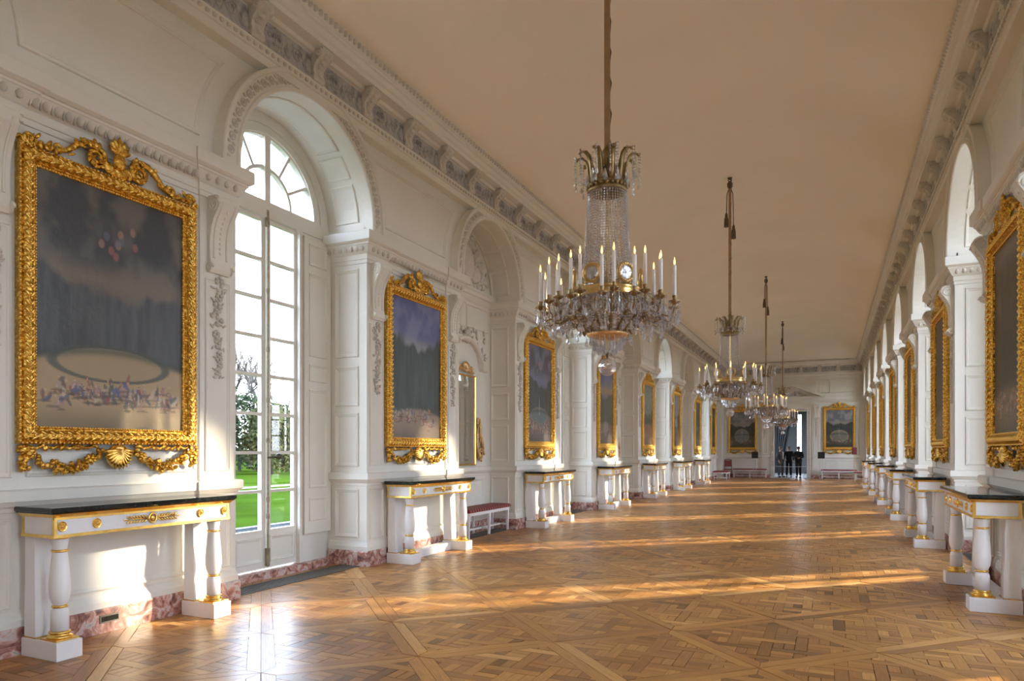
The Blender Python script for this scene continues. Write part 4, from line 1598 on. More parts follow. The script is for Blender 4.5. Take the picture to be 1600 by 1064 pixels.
for k in range(1, 7):
    console(RIGHT, PIERS[k + 2], '%s white and gilt console table from the doorway, on the window-only wall' % ORD[6 - k])

# small wall vents
mb = MB()
mb.box(-.085, .085, 0, .008, -.032, .032)
me_v = mb.mesh('vent', 'grille_metal')
gb = MB()
for i in range(17):
    x = -.07 + i * .00875
    gb.box(x - .002, x + .002, .008, .011, -.02, .02)
loc, rz = at(LEFT, P0 - .12)
vt = tag(put('wall_vent', me_v, None, (AL + .046, P0 - .12, .115), rz), 'small metal vent grille set in the marble plinth under the table', 'vent')
put('vent_bars', gb.mesh('vent_bars', 'dark_gap'), vt)

# ------------------------------------------------------------------ benches and seats
def bench(loc, rz, L, D, legs, cloth, label, H=.44, group=None):
    t = empty('bench', loc, rz)
    tag(t, label, 'bench', group)
    mb = MB()
    n = 12
    hx, hy = L / 2, D / 2
    rs = []
    for k, z in ((.0, H), (-.012, H + .012), (-.008, H + .045), (.02, H + .062), (.08, H + .068)):
        rs.append([(-hx + k, -hy + k, z), (hx - k, -hy + k, z), (hx - k, hy - k, z), (-hx + k, hy - k, z)])
    mb.rings(rs, True, True)
    mb.obj('cushion', cloth, t)
    mb = MB()
    mb.box(-hx + .01, hx - .01, -hy + .01, hy - .01, H - .055, H)
    mb.obj('seat_rail', 'table_paint', t)
    lm = MB()
    lm.frustum((-.017, .017, -.017, .017), 0, (-.024, .024, -.024, .024), H - .05)
    me = lm.mesh('leg', 'table_paint')
    for i in range(legs):
        x = -hx + .04 + (L - .08) * i / (legs - 1)
        for s in (-1, 1):
            put('leg', me, t, (x, s * (hy - .04), 0))
        st = MB()
        st.box(x - .012, x + .012, -hy + .05, hy - .05, .10, .13)
        st.obj('stretcher', 'table_paint', t)
    st = MB()
    st.box(-hx + .05, hx - .05, -.012, .012, .10, .13)
    st.obj('stretcher', 'table_paint', t)
    return t
bench((AL - .235, OPEN[1] + .18, 0), -pi / 2, 1.62, .40, 3, 'red_stripe_cloth', 'white bench with dark red striped cushion in the mirror niche', group='cushioned benches')
bench((-4.02, YE - .36, 0), pi, 1.75, .42, 3, 'red_cloth', 'long white bench with red cushion below the garden pool painting', group='cushioned benches')
bench((.42, YE - .36, 0), pi, 1.70, .42, 3, 'red_cloth', 'long white bench with red cushion below the round fountain painting', group='cushioned benches')
bench((AL + .42, 36.4, 0), -pi / 2, 1.1, .70, 2, 'red_cloth', 'low white stool with faded red seat beside the mirror wall', .40, 'cushioned benches')
bench((1.30, 37.6, 0), pi / 2, .8, .46, 2, 'red_cloth', 'small white stool with red seat beside the window wall', .40, 'cushioned benches')
# attendant's chair in the corner
t = empty('side_chair', (-5.17, YE - .42, 0), 0.12)
tag(t, 'dark wooden chair with red upholstered back in the corner by the doorway wall', 'chair')
mb = MB(); mb.cbox(-.21, .21, -.21, .21, .43, .48, .01); mb.obj('seat', 'red_cloth', t)
mb = MB(); mb.cbox(-.17, .17, .195, .225, .60, .95, .01); mb.obj('backrest', 'red_cloth', t)
for sx in (-1, 1):
    mb = MB(); mb.tube([(sx * .19, -.19, 0), (sx * .19, -.19, .44)], [.015, .02], 6); mb.obj('leg', 'chair_wood', t)
    mb = MB(); mb.tube([(sx * .19, .20, 0), (sx * .19, .20, .5), (sx * .18, .24, 1.0)], [.015, .02, .016], 6); mb.obj('leg', 'chair_wood', t)
mb = MB(); mb.tube([(-.18, .235, .98), (0, .25, 1.03), (.18, .235, .98)], .018, 6); mb.obj('top_rail', 'chair_wood', t)
# information boards
for x, lab in ((-3.72, 'black square information board on thin legs below the garden pool painting'), (-.42, 'black square information board on thin legs below the round fountain painting')):
    t = empty('information_board', (x, YE - .74, 0), 0)
    tag(t, lab, 'sign', 'black information boards')
    mb = MB(); mb.cbox(-.17, .17, -.015, .015, 1.08, 1.43, .004); mb.obj('board', 'black_board', t)
    for s in (-1, 1):
        mb = MB(); mb.tube([(s * .07, 0, .01), (s * .07, 0, 1.09)], .010, 6); mb.obj('leg', 'cord_white', t)
    mb = MB(); mb.cbox(-.16, .16, -.12, .12, 0, .012, .003); mb.obj('foot', 'iron', t)
t = empty('sign_stand', (1.10, YE - 1.6, 0), 0)
tag(t, 'dark red notice on a slim brass post beside the end bench', 'sign')
mb = MB(); mb.lathe([(.13, 0), (.13, .012), (.03, .03), (.015, .04)], 16); mb.obj('foot', 'bright_brass', t)
mb = MB(); mb.tube([(0, 0, .03), (0, 0, 1.32)], .014, 8); mb.obj('post', 'bright_brass', t)
mb = MB(); mb.cbox(-.10, .12, -.03, -.012, 1.30, 1.66, .004); mb.obj('notice', 'red_board', t)
# rope barrier in the doorway
t = empty('rope_barrier', (DCX, YE - .16, 0), 0)
tag(t, 'pale cord barrier on two slim posts across the doorway', 'barrier')
for s in (-1, 1):
    mb = MB(); mb.lathe([(.10, 0), (.10, .01), (.012, .025), (.012, .66), (.02, .68), (.004, .70)], 10, (s * .92, 0)); mb.obj('post', 'cord_white', t)
mb = MB(); mb.tube([(-.92 + 1.84 * i / 12, 0, .66 - .04 * sin(pi * i / 12)) for i in range(13)], .011, 6); mb.obj('cord', 'cord_white', t)

# ------------------------------------------------------------------ chandeliers
ZB = 2.22
def ch(z): return z - ZB
def make_chandelier():
    root = empty('chandelier', (0, 0, 0))
    rr = random.Random(17)
    def oct_(mb, c, r, h):
        x, y, z = c
        mb.add([(x, y, z + h), (x + r, y, z), (x, y + r, z), (x - r, y, z), (x, y - r, z), (x, y, z - h)],
               [(0, 1, 2), (0, 2, 3), (0, 3, 4), (0, 4, 1), (5, 2, 1), (5, 3, 2), (5, 4, 3), (5, 1, 4)])
    def drop(mb, c, r, L):           # pear pendant, top at c
        x, y, z = c
        mb.lathe([(.004, z), (.4 * r, z - .25 * L), (r, z - .68 * L), (.7 * r, z - .88 * L), (.01 * r, z - L)], 6, (x, y))
    def pol(r, a, z): return (r * cos(a), r * sin(a), ch(z))
    # cable ribbon, tassels
    topz = ceil_h(XC)
    mb = MB()
    mb.box(-.028, .028, -.010, .010, ch(4.36), ch(topz - .12))
    mb.obj('ribbon', 'ribbon_cloth', root)
    mb = MB(); mb.tube([(.02 + .014 * sin(i * 2.1), .014 + .01 * cos(i * 1.7), ch(4.36 + (topz - 4.4) * i / 30)) for i in range(31)], .008, 5)
    mb.obj('cable', 'tassel_cloth', root)
    mb = MB(); mb.torus((0, 0, ch(topz - .06)), .035, .010, 'y', 10, 5); mb.lathe([(.05, ch(topz - .012)), (.045, ch(topz - .03)), (.012, ch(topz - .05))], 10)
    mb.obj('ceiling_hook', 'iron', root)
    mb = MB(); mb.lathe([(.02, ch(topz - .08)), (.06, ch(topz - .13)), (.055, ch(topz - .20)), (.03, ch(topz - .24))], 10)
    mb.obj('knot', 'tassel_cloth', root)
    for (x, y, z1) in ((-.075, 0, 6.30), (.08, .01, 6.05)):
        mb = MB(); mb.tube([(0, 0, ch(topz - .18)), (x * .8, y, ch(topz - .35)), (x, y, ch(z1 + .16))], .010, 5)
        mb.lathe([(.012, ch(z1 + .30)), (.03, ch(z1 + .26)), (.03, ch(z1 + .22)), (.045, ch(z1 + .16)), (.05, ch(z1)), (.01, ch(z1))], 10, (x, y))
        mb.obj('tassel', 'tassel_cloth', root)
    # crown with curled plumes
    mb = MB()
    mb.lathe([(.155, ch(4.075)), (.175, ch(4.07)), (.19, ch(4.055)), (.18, ch(4.035)), (.185, ch(4.01)), (.195, ch(3.995)), (.185, ch(3.98)), (.16, ch(3.98)), (.155, ch(4.075))], 24, cap=False)
    for i in range(24):
        mb.ell((.185 * cos(i * pi / 12), .185 * sin(i * pi / 12), ch(4.03)), (.02, .02, .022), 5, 4)
    for i in range(6):
        mb.tube([pol(.17, i * pi / 3, 4.05), pol(.08, i * pi / 3, 4.16), pol(.02, i * pi / 3, 4.25)], .008, 5)
    mb.lathe([(.012, ch(4.22)), (.03, ch(4.25)), (.055, ch(4.30)), (.04, ch(4.35)), (.05, ch(4.38)), (.03, ch(4.42)), (.012, ch(4.45))], 12)
    crown = mb.obj('crown', 'aged_brass', root, smooth=True)
    pl = MB()
    pts = [(.165, 4.05), (.17, 4.15), (.182, 4.24), (.205, 4.31), (.245, 4.345), (.285, 4.335), (.30, 4.31)]
    for q in (-1, 1):
        pass
    rs = []
    for i, (r_, z) in enumerate(pts):
        w = (.030, .034, .034, .032, .029, .025, .018)[i]
        t_ = .006
        rs.append([(r_ - t_, -w, ch(z)), (r_ + t_ * 2, -w * .6, ch(z)), (r_ + t_ * 2.5, 0, ch(z) + .002), (r_ + t_ * 2, w * .6, ch(z)), (r_ - t_, w, ch(z)), (r_ - t_ * 2, 0, ch(z))])
    pl.rings(rs, True, True)
    me_pl = pl.mesh('plume', 'aged_brass', True)
    fr_ = MB()
    for (dr, L) in ((.30, .30), (.27, .22), (.31, .24)):
        n = int(L / .028)
        for i in range(n):
            oct_(fr_, (dr, (dr - .29) * 1.5, ch(4.34 - i * .028)), .010, .013)
        drop(fr_, (dr, (dr - .29) * 1.5, ch(4.34 - n * .028)), .016, .06)
    me_fr_ = fr_.mesh('plume_pendants', 'crystal')
    dp = MB(); drop(dp, (.20, 0, ch(4.15)), .030, .12)
    me_dp = dp.mesh('crown_drop', 'crystal')
    for i in range(10):
        a = 2 * pi * i / 10 + .2
        p_ = put('plume', me_pl, crown, (0, 0, 0), a)
        tag(put('plume_pendants', me_fr_, crown, (0, 0, 0), a), kind='stuff')
        put('crown_drop', me_dp, crown, (0, 0, 0), a + pi / 10)
    # bead curtain from crown to ring
    NS = 44
    zs = np.linspace(3.99, 3.03, 39)
    rad = np.interp(zs, [3.03, 3.10, 3.2, 3.35, 3.6, 3.99], [.305, .27, .243, .222, .203, .182])
    st = MB()
    for z, r_ in zip(zs, rad):
        oct_(st, (r_, 0, ch(z)), .0108, .0135)
    me_st = st.mesh('bead_strand', 'crystal')
    for i in range(NS):
        tag(put('bead_strand', me_st, root, (0, 0, 0), 2 * pi * i / NS), kind='stuff')
    mb = MB(); mb.tube([(0, 0, ch(2.45)), (0, 0, ch(4.2))], .014, 8); mb.obj('stem', 'bright_brass', root)
    # main ring
    mb = MB()
    mb.lathe([(.285, ch(2.955)), (.315, ch(2.955)), (.325, ch(2.97)), (.315, ch(2.985)), (.318, ch(3.02)), (.328, ch(3.03)), (.315, ch(3.045)), (.29, ch(3.045)), (.285, ch(2.955))], 40, cap=False)
    ring = mb.obj('ring', 'bright_brass', root, smooth=True)
    # round medallions standing on the ring
    md = MB(); md.torus((0, 0, 0), .082, .017, 'x', 20, 6)
    for i in range(20):
        a = 2 * pi * i / 20
        md.ell((0.014, .082 * cos(a), .082 * sin(a)), (.008, .008, .008), 5, 3)
    me_md = md.mesh('medallion', 'bright_brass', True)
    mg = MB(); mg.lathe([(.001, -.012), (.05, -.008), (.07, 0), (.05, .008), (.001, .012)], 16)
    mgm = MB().merge(mg, lambda x, y, z: (z, x, y)).mesh('medallion_glass', 'crystal')
    for i in range(6):
        a = 2 * pi * i / 6 + .35
        o = put('medallion', me_md, ring, (.315 * cos(a), .315 * sin(a), ch(3.15)), a)
        put('medallion_glass', mgm, root, (.315 * cos(a), .315 * sin(a), ch(3.15)), a)
    # basket of ribs and lozenge crystals
    bz = [2.955, 2.90, 2.84, 2.78, 2.72, 2.66, 2.62]
    br = [.315, .365, .375, .345, .29, .225, .185]
    rib = MB(); rib.tube([(r_, 0, ch(z)) for r_, z in zip(br, bz)], .009, 5)
    for i in range(6):
        rib.ell((br[i] + .006, 0, ch(bz[i] - .025)), (.012, .014, .02), 5, 4)
    me_rib = rib.mesh('basket_rib', 'aged_brass', True)
    bs = MB()
    for q in (-.065, .065, 0, -.13 * .9, .13 * .9):
        for j in range(14):
            z = 2.945 - j * .024
            r_ = np.interp(z, bz[::-1], br[::-1])
            oct_(bs, (r_ * cos(q), r_ * sin(q), ch(z)), .014 if q else .020, .015)
    me_bs = bs.mesh('basket_beads', 'crystal')
    for i in range(16):
        a = 2 * pi * i / 16
        put('basket_rib', me_rib, root, (0, 0, 0), a)
        tag(put('basket_beads', me_bs, root, (0, 0, 0), a + pi / 16), kind='stuff')
    mb = MB()
    mb.lathe([(.05, ch(2.635)), (.19, ch(2.635)), (.20, ch(2.62)), (.195, ch(2.605)), (.17, ch(2.595)), (.12, ch(2.58)), (.05, ch(2.57))], 28)
    mb.obj('base_dish', 'pale_gilt', root, smooth=True)
    # lower tuft and ball
    lt = MB()
    for rr_, zt, n, L in ((.165, 2.59, 22, .075), (.13, 2.545, 18, .085), (.085, 2.50, 14, .08)):
        for i in range(n):
            a = 2 * pi * i / n
            drop(lt, (rr_ * cos(a), rr_ * sin(a), ch(zt)), .015, L)
    tag(lt.obj('pendant_tuft', 'crystal', root), kind='stuff')
    mb = MB(); mb.tube([(0, 0, ch(2.58)), (0, 0, ch(2.39))], .010, 6); mb.obj('ball_stem', 'iron', root)
    mb = MB()
    n, m_ = 16, 10
    rs = []
    for j in range(m_ + 1):
        ph = -pi / 2 + pi * j / m_
        rs.append([(.086 * cos(ph) * cos(2 * pi * i / n + j * .25) + 0, .086 * cos(ph) * sin(2 * pi * i / n + j * .25), ch(2.306) + .086 * sin(ph)) for i in range(n)])
    mb.rings(rs, True, True)
    mb.obj('crystal_ball', 'crystal', root)
    # drops hanging from the ring and swags between the pans
    fg = MB()
    for i in range(40):
        a = 2 * pi * i / 40
        for q in range(2):
            oct_(fg, pol(.345, a, 2.94 - q * .026), .010, .013)
        drop(fg, pol(.345, a, 2.89), .016, .07 + .03 * (i % 2))
    for i in range(28):
        a = 2 * pi * i / 28
        drop(fg, pol(.44, a, 2.84 + .02 * (i % 2)), .017, .085)
        oct_(fg, pol(.44, a, 2.86), .011, .014)
        drop(fg, pol(.53, a + .1, 2.80 + .03 * (i % 2)), .017, .09)
        oct_(fg, pol(.53, a + .1, 2.83), .011, .014)
    for i in range(14):
        for q in range(12):
            t_ = q / 12
            oct_(fg, pol(.645, 2 * pi * (i + t_) / 14, 2.86 - .09 * sin(pi * t_)), .009, .012)
            oct_(fg, pol(.52, 2 * pi * (i + t_) / 14, 2.86 - .12 * sin(pi * t_)), .009, .012)
        drop(fg, pol(.645, 2 * pi * (i + .5) / 14, 2.765), .017, .085)
    tag(fg.obj('crystal_fringe', 'crystal', root), kind='stuff')
    # arms, pans, candles
    def arm_meshes(r1, z1, r0=.33, z0=2.80):
        am = MB()
        P = [(r0, z0 + .06), (r0 + .06, z0 + .0), (r0 + .13, z0 - .045), (r0 + .2, z0 - .03)]
        P += [(r1 - .05, z1 - .14), (r1 - .005, z1 - .10), (r1, z1 - .05), (r1, z1 - .01)]
        am.tube([(x, 0, ch(z)) for x, z in P], .0085, 6)
        am.torus((r0 + .10, 0, ch(z0 + .015)), .036, .006, 'y', 12, 5)
        am.tube([(r0 + .18, 0, ch(z0 - .03)), (r0 + .16, 0, ch(z0 + .05)), (r0 + .10, 0, ch(z0 + .10))], .005, 5)
        am.lathe([(.008, ch(z1 - .035)), (.045, ch(z1 - .012)), (.056, ch(z1)), (.052, ch(z1 + .002)), (.02, ch(z1 - .004)), (.018, ch(z1 + .03)), (.024, ch(z1 + .045)), (.02, ch(z1 + .05))], 14, (r1, 0))
        a_ = am.mesh('arm', 'aged_brass', True)
        cm = MB(); cm.lathe([(.0165, ch(z1 + .04)), (.0165, ch(z1 + .325)), (.008, ch(z1 + .335))], 10, (r1, 0))
        c_ = cm.mesh('candle', 'candle_wax')
        fm = MB(); fm.lathe([(.004, ch(z1 + .334)), (.0095, ch(z1 + .35)), (.0085, ch(z1 + .368)), (.001, ch(z1 + .405))], 8, (r1, 0))
        f_ = fm.mesh('flame', 'flame_glow', True)
        pm = MB()
        for i in range(6):
            t = 2 * pi * i / 6
            x, y = r1 + .05 * cos(t), .05 * sin(t)
            for q in range(3):
                oct_(pm, (x, y, ch(z1 - .015 - q * .024)), .008, .011)
            drop(pm, (x, y, ch(z1 - .085)), .013, .065 + .03 * (i % 2))
        for i in range(9):                      # swag back to the basket
            t = i / 8
            x = (r1 - .04) * (1 - t) + (r0 + .02) * t
            oct_(pm, (x, .02, ch(z1 - .13 - .10 * sin(pi * t) - .02 * t)), .008, .010)
        drop(pm, (r1 - .12, .02, ch(z1 - .22)), .02, .09)
        drop(pm, (r1 - .22, -.02, ch(z1 - .21)), .018, .08)
        p_ = pm.mesh('pendants', 'crystal')
        return a_, c_, f_, p_
    for (n, r1, z1, off) in ((14, .645, 2.885, 0.0), (10, .50, 2.955, .16)):
        a_, c_, f_, p_ = arm_meshes(r1, z1)
        for i in range(n):
            an = 2 * pi * (i + off) / n
            ar = put('arm', a_, root, (0, 0, 0), an)
            tag(put('pendants', p_, ar), kind='stuff')
            cd = put('candle', c_, root, (0, 0, 0), an)
            put('flame', f_, cd)
    return root
proto = make_chandelier()
index_children()
CHY = [6.38, 15.3, 24.45, 33.3]
for i, y in enumerate(CHY):
    o = proto if i == 0 else copy_tree(proto)
    o.location = (XC, y, ZB)
    o.rotation_euler.z = (0, .37, .81, 1.2)[i]
    tag(o, '%s crystal chandelier from the doorway, lit candles around a brass ring' % ['fourth', 'third', 'second', 'first'][i], 'chandelier', 'crystal chandeliers down the gallery')
# hung thing: empties sit at the lowest point of each chandelier
# ------------------------------------------------------------------ visitors
def skin_body(name, mat, pts, edges, rads, parent, sub=2, root=0):
    me = bpy.data.meshes.new(name)
    me.from_pydata(pts, edges, [])
    me.materials.append(MATS[mat])
    o = put(name, me, parent)
    sk = o.modifiers.new('skin', 'SKIN')
    sk.use_smooth_shade = True
    if not me.skin_vertices:
        bpy.context.view_layer.objects.active = o
    for i, r_ in enumerate(rads):
        sv = me.skin_vertices[0].data[i]
        sv.radius = (r_, r_) if not isinstance(r_, tuple) else r_
        sv.use_root = (i == root)
    ss = o.modifiers.new('subsurf', 'SUBSURF')
    ss.levels = ss.render_levels = sub
    return o
def person(loc, rz, h, label, top, legs, hair, pose, shirt=False):
    t = empty('person', loc, rz)
    tag(t, label, 'person')
    k = h / 1.75
    S = lambda x, y, z: (x * k, y * k, z * k)
    # joints; facing -Y
    st = pose.get('stride', .06)
    hipL, hipR = S(.09, 0, .90), S(-.09, 0, .90)
    kneeL, kneeR = S(.10, -.02 - st, .49), S(-.10, -.02 + st, .49)
    ankL, ankR = S(.105, -.5 * st, .08), S(-.105, 1.5 * st, .08)
    toeL, toeR = S(.12, -.5 * st - .15, .035), S(-.12, 1.5 * st - .15, .035)
    el, er = pose['elbow_l'], pose['elbow_r']
    wl, wr = pose['wrist_l'], pose['wrist_r']
    P = [S(0, 0, .94), S(0, 0, 1.12), S(0, .01, 1.34), S(0, .01, 1.47), S(0, -.01, 1.54), S(0, -.015, 1.63), S(0, -.01, 1.71),
         hipL, kneeL, ankL, toeL, hipR, kneeR, ankR, toeR,
         S(.175, .01, 1.41), S(*el), S(*wl), S(-.175, .01, 1.41), S(*er), S(*wr)]
    E = [(0, 1), (1, 2), (2, 3), (3, 4), (4, 5), (5, 6), (0, 7), (7, 8), (8, 9), (9, 10), (0, 11), (11, 12), (12, 13), (13, 14), (2, 15), (15, 16), (16, 17), (2, 18), (18, 19), (19, 20)]
    rd = [.12, .115, .13, .06, .055, .085, .065, .085, .055, .038, .035, .085, .055, .038, .035, .055, .042, .03, .055, .042, .03]
    # hands: palm, five fingers
    def hand(iw, ie):
        w, e = Vector(P[iw]), Vector(P[ie])
        d = (w - e).normalized()
        sd_ = d.cross(Vector((0, 1, 0)))
        sd_ = sd_.normalized() if sd_.length > .1 else Vector((1, 0, 0))
        bend = Vector((0, -1, 0))
        ip = len(P)
        P.append(tuple(w + d * .05 * k)); E.append((iw, ip)); rd.append(.030)
        for q, L in ((-.026, .06), (-.009, .07), (.009, .066), (.026, .052)):
            b0 = w + d * .075 * k + sd_ * q * k
            i0 = len(P)
            P.append(tuple(b0)); rd.append(.010); E.append((ip, i0))
            P.append(tuple(b0 + (d * L * .7 + bend * .02) * k)); rd.append(.008); E.append((i0, i0 + 1))
        b0 = w + d * .03 * k + sd_ * .035 * k
        i0 = len(P)
        P.append(tuple(b0)); rd.append(.010); E.append((ip, i0))
        P.append(tuple(b0 + (d * .035 + sd_ * .02) * k)); rd.append(.009); E.append((i0, i0 + 1))
    hand(17, 16)
    hand(20, 19)
    skin_body('body', 'skin', P, E, [r_ * k for r_ in rd], t, 1)
    # clothing
    jp = [S(0, 0, .80), S(0, 0, .95), S(0, 0, 1.12), S(0, .01, 1.32), S(0, .01, 1.45), S(.18, .01, 1.41), S(*el), tuple(np.array(S(*wl)) * .85 + np.array(S(*el)) * .15), S(-.18, .01, 1.41), S(*er), tuple(np.array(S(*wr)) * .85 + np.array(S(*er)) * .15)]
    skin_body('jacket', top, jp, [(0, 1), (1, 2), (2, 3), (3, 4), (3, 5), (5, 6), (6, 7), (3, 8), (8, 9), (9, 10)], [r_ * k for r_ in (.16, .165, .155, .165, .075, .075, .06, .048, .075, .06, .048)], t, 2)
    tp = [S(0, 0, .93), hipL, kneeL, tuple(np.array(ankL) + (0, 0, .02)), hipR, kneeR, tuple(np.array(ankR) + (0, 0, .02))]
    skin_body('trousers', legs, tp, [(0, 1), (1, 2), (2, 3), (0, 4), (4, 5), (5, 6)], [r_ * k for r_ in (.13, .10, .075, .065, .10, .075, .065)], t, 2)
    for a_, b_ in ((ankL, toeL), (ankR, toeR)):
        mb = MB()
        mid = [(a_[i] + b_[i]) / 2 for i in range(3)]
        mb.ell((mid[0], mid[1] + .01, .045 * k), (.05 * k, .14 * k, .045 * k), 10, 6)
        mb.obj('shoe', 'shoe_leather', t, smooth=True)
    mb = MB()
    mb.ell(S(0, .012, 1.685), (.088 * k, .105 * k, .075 * k), 12, 8)
    mb.ell(S(0, .045, 1.63), (.084 * k, .07 * k, .08 * k), 12, 8)
    mb.obj('hair', hair, t, smooth=True)
    mb = MB()
    mb.ell(S(0, -.105, 1.615), (.013 * k, .02 * k, .024 * k), 8, 6)
    for s in (-1, 1):
        mb.ell(S(s * .086, -.005, 1.62), (.012 * k, .022 * k, .034 * k), 8, 6)
    f = mb.obj('nose_and_ears', 'skin', t, smooth=True)
    mb = MB()
    for s in (-1, 1):
        mb.ell(S(s * .032, -.092, 1.645), (.011 * k, .008 * k, .007 * k), 8, 5)
    mb.ell(S(0, -.094, 1.572), (.024 * k, .008 * k, .006 * k), 8, 5)
    mb.obj('eyes_and_mouth', 'dark_hair', t, smooth=True)
    if shirt:
        mb = MB()
        mb.prism([(-.012 * k, 1.02 * k), (.012 * k, 1.02 * k), (.05 * k, 1.44 * k), (-.05 * k, 1.44 * k)], lambda x, z, q: (x, q, z), -.178 * k, -.12 * k)
        mb.obj('shirt', 'shirt_cloth', t)
    return t
hang = dict(elbow_l=(.24, .03, 1.14), wrist_l=(.25, -.04, .90), elbow_r=(-.24, .03, 1.14), wrist_r=(-.25, -.04, .90), stride=.05)
hold = dict(elbow_l=(.25, -.02, 1.14), wrist_l=(.10, -.24, 1.10), elbow_r=(-.25, -.02, 1.14), wrist_r=(-.06, -.26, 1.06), stride=.06)
bent = dict(elbow_l=(.25, .04, 1.14), wrist_l=(.16, -.20, 1.02), elbow_r=(-.25, .04, 1.14), wrist_r=(-.24, -.08, .92), stride=.03)
person((-2.50, YE + .78, 0), .9, 1.72, 'person in grey jacket and pale shirt standing at the doorway edge', 'grey_cloth', 'grey_cloth', 'grey_hair', bent, True)
person((-2.10, YE + 1.15, 0), .1, 1.76, 'person in long black coat standing in the middle of the doorway', 'black_cloth', 'black_cloth', 'grey_hair', hang)
p3_ = person((-1.58, YE + .80, 0), -.25, 1.74, 'person in black looking down at something held in both hands', 'navy_cloth', 'black_cloth', 'dark_hair', hold)
mb = MB(); mb.cbox(-.05, .09, -.475, -.415, 1.00, 1.10, .008)
tag(mb.obj('camera_bag', 'black_cloth', None, (-1.58, YE + .80, 0), -.25), 'small black camera case held by a person in black', 'bag')

# ------------------------------------------------------------------ the room beyond the doorway
RX0, RX1, RY0, RY1 = -4.6, .9, YE + .4, YE + 9
mb = MB()
for (a, b_) in ((RY0, RY0 + 2), (RY0 + 3.6, RY0 + 5.4), (RY0 + 7, RY1)):
    mb.box(RX0 - .2, RX0, a, b_, 0, 5)
for (a, b_) in ((RY0 + 2, RY0 + 3.6), (RY0 + 5.4, RY0 + 7)):  # unseen window openings in this side wall, added to brighten the far room
    mb.box(RX0 - .2, RX0, a, b_, 0, .5)
    mb.box(RX0 - .2, RX0, a, b_, 4.2, 5)
mb.box(RX1, RX1 + .2, RY0, RY1, 0, 5)
WX0, WX1 = -1.98, -1.72
mb.box(RX0 - .2, WX0, RY1, RY1 + .2, 0, 5)
mb.box(WX1, RX1 + .2, RY1, RY1 + .2, 0, 5)
mb.box(WX0, WX1, RY1, RY1 + .2, 3.9, 5)
mb.box(WX0, WX1, RY1, RY1 + .2, 0, .55)
mb.box(RX0 - .2, RX1 + .2, RY0, RY1 + .2, 5, 5.2)
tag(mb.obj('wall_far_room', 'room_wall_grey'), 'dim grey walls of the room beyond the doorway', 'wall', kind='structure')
mb = MB()
mb.box(RX0 - .2, RX1 + .2, YE + .02, RY1 + .2, -.2, -.002)
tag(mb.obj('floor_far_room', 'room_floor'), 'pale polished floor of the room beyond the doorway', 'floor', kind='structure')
t = empty('window_%d' % (wcount + 1), (0, 0, 0))
tag(t, 'narrow bright window in the room beyond the doorway', 'window', kind='structure')
mb = MB()
mb.box((WX0 + WX1) / 2 - .03, (WX0 + WX1) / 2 + .03, RY1 + .05, RY1 + .11, .55, 3.9)
for i in range(7):
    z = .55 + i * .558
    mb.box(WX0, WX1, RY1 + .06, RY1 + .10, z - .02, z + .02)
mb.obj('frame', 'wall_paint', t)
for i in range(6):
    for (a, b_) in ((WX0, (WX0 + WX1) / 2 - .03), ((WX0 + WX1) / 2 + .03, WX1)):
        mb = MB(); mb.box(a, b_, RY1 + .078, RY1 + .082, .57 + i * .558, 1.088 + i * .558)
        mb.obj('pane', 'window_glass', t)
# gathered drape
mb = MB()
rs = []
for j in range(9):
    z = .05 + j * .46
    w = .22 + .35 * (j / 8) ** 1.5
    ring = []
    for i in range(25):
        x = -3.35 + w * (i / 24) * 2 - w * .3
        ring.append((x, RY1 - .12 + .05 * sin(i * 1.6), z))
    rs.append(ring)
mb.rings(rs, False)
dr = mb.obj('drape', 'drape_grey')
so = dr.modifiers.new('thick', 'SOLIDIFY'); so.thickness = .02
tag(dr, 'grey gathered drape beside the bright window of the far room', 'curtain')

# ------------------------------------------------------------------ outdoors
GZ = -.35
mb = MB()
mb.add([(-400, -400, GZ), (400, -400, GZ), (400, 400, GZ), (-400, 400, GZ)], [(0, 1, 2, 3)])
tag(mb.obj('ground', 'grass'), 'wide green lawn outside the windows', 'lawn', kind='structure')
mb = MB()
mb.box(AR + 1.0, AR + 26, -60, 120, GZ, GZ + .02)
tag(mb.obj('terrace', 'gravel'), 'gravel terrace outside the window wall', 'terrace', kind='structure')
mb = MB()
mb.box(-400, -200, -1, 1, GZ, GZ + .01)
def at_px(x, dist):                      # a point on the ground seen through picture column x
    a = math.atan((x - 800) / F_PX)
    zc = dist
    xc = math.tan(a) * zc
    return (xc * cos(TH) - zc * sin(TH), xc * sin(TH) + zc * cos(TH))
# path and kerb run parallel to the gallery
mb = MB(); mb.box(-27.0, -25.6, -100, 160, GZ, GZ + .012)
tag(mb.obj('garden_path', 'path_sand'), 'narrow sandy path crossing the lawn', 'path', kind='structure')
mb = MB(); mb.box(-12.15, -11.95, -60, 120, GZ, GZ + .10)
tag(mb.obj('kerb', 'slate'), 'low dark slate kerb along the near edge of the lawn', 'kerb', kind='structure')

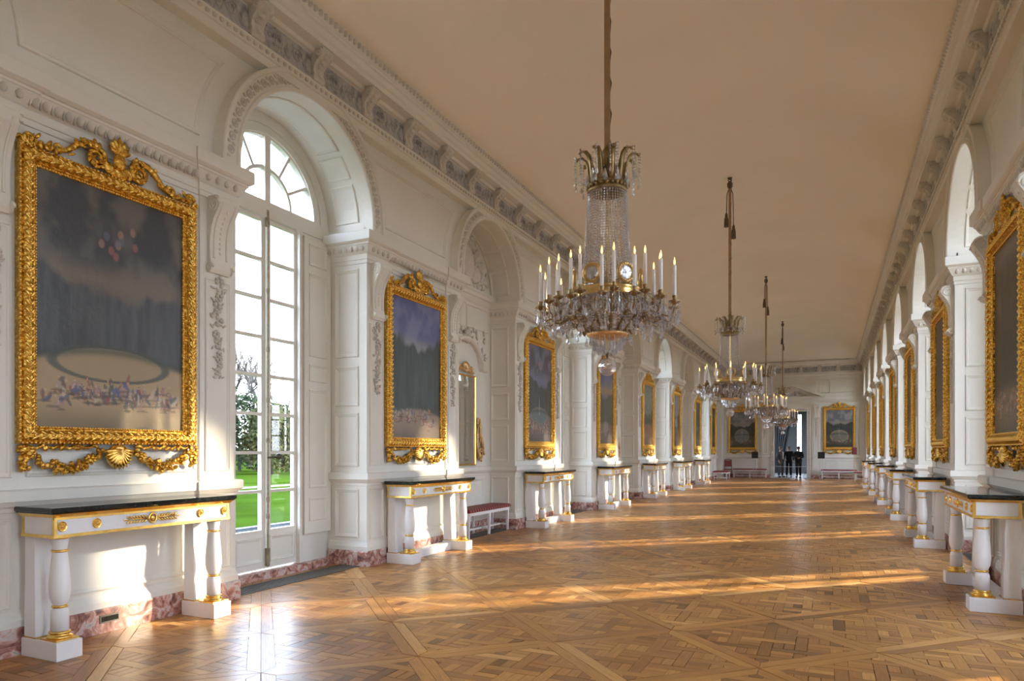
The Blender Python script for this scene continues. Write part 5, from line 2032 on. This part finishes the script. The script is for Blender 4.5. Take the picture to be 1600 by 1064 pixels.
def bare_tree(seed, h):
    rr = random.Random(seed)
    mb = MB()
    def grow(p, d, L, r_, lev):
        q = p + d * L
        mid = p + d * L * .5 + Vector((rr.gauss(0, .03), rr.gauss(0, .03), 0)) * L
        mb.tube([p, mid, q], [r_, r_ * .85, r_ * .7], 5 if lev < 2 else 3, False)
        if lev >= 5: return
        for i in range(3 if lev < 4 else 2):
            ax = Vector((rr.gauss(0, 1), rr.gauss(0, 1), rr.gauss(0, .4))).normalized()
            nd = (d + ax * rr.uniform(.45, .85) + Vector((0, 0, .12))).normalized()
            grow(q if i else p + d * L * rr.uniform(.6, .95), nd, L * rr.uniform(.6, .8), r_ * .62, lev + 1)
    grow(Vector((0, 0, 0)), Vector((0, 0, 1)), h * .3, h * .016, 0)
    return mb.mesh('branches', 'bark')
def leaf_mass(seed, rx, rz_, n, size, mat):
    rr = random.Random(seed)
    mb = MB()
    for i in range(n):
        th, ph = rr.uniform(0, 2 * pi), math.asin(rr.uniform(-.9, 1))
        q = rr.uniform(.72, 1.05) * (1 + .16 * sin(5 * th + seed) * cos(4 * ph))
        c = Vector((rx * q * cos(ph) * cos(th), rx * q * cos(ph) * sin(th), rz_ + rz_ * q * sin(ph)))
        a = Vector((rr.gauss(0, 1), rr.gauss(0, 1), rr.gauss(0, 1))).normalized() * size * rr.uniform(.6, 1.3)
        b2 = a.orthogonal().normalized() * size * .6
        mb.add([tuple(c - a), tuple(c + b2), tuple(c + a), tuple(c - b2)], [(0, 1, 2, 3)])
    return mb.mesh('foliage', mat)
me_bt = [bare_tree(s, 15) for s in (1, 2, 3)]
for i, (x, d, sc) in enumerate(((352, 64, .95), (392, 80, 1.2), (424, 112, 1.4), (452, 96, 1.3), (486, 66, 1.0))):
    px, py = at_px(x, d)
    t = empty('bare_tree', (px, py, GZ), i * 1.3)
    t.scale = (sc, sc, sc)
    put('branches', me_bt[i % 3], t)
    tag(t, 'leafless tree beyond the shrubs, seen through the tall window', 'tree', 'bare trees beyond the lawn')
me_sh = [leaf_mass(5, 2.15, 3.5, 3400, .20, 'leaf_green'), leaf_mass(6, 2.05, 2.7, 3000, .19, 'leaf_olive')]
tk = MB(); tk.tube([(0, 0, 0), (0, 0, 3.0)], [.16, .1], 6); me_tk = tk.mesh('stem', 'bark')
for i, (x, d) in enumerate(((322, 53), (424, 54), (374, 61), (474, 62), (430, 74.5))):
    px, py = at_px(x, d)
    t = empty('evergreen_shrub', (px, py, GZ), i * .9)
    put('foliage', me_sh[i % 2], t)
    put('stem', me_tk, t)
    tag(t, ['dark evergreen shrub at the far side of the lawn', 'low olive evergreen shrub at the far side of the lawn'][i % 2], 'shrub', ['dark shrubs at the lawn edge', 'olive shrubs at the lawn edge'][i % 2])
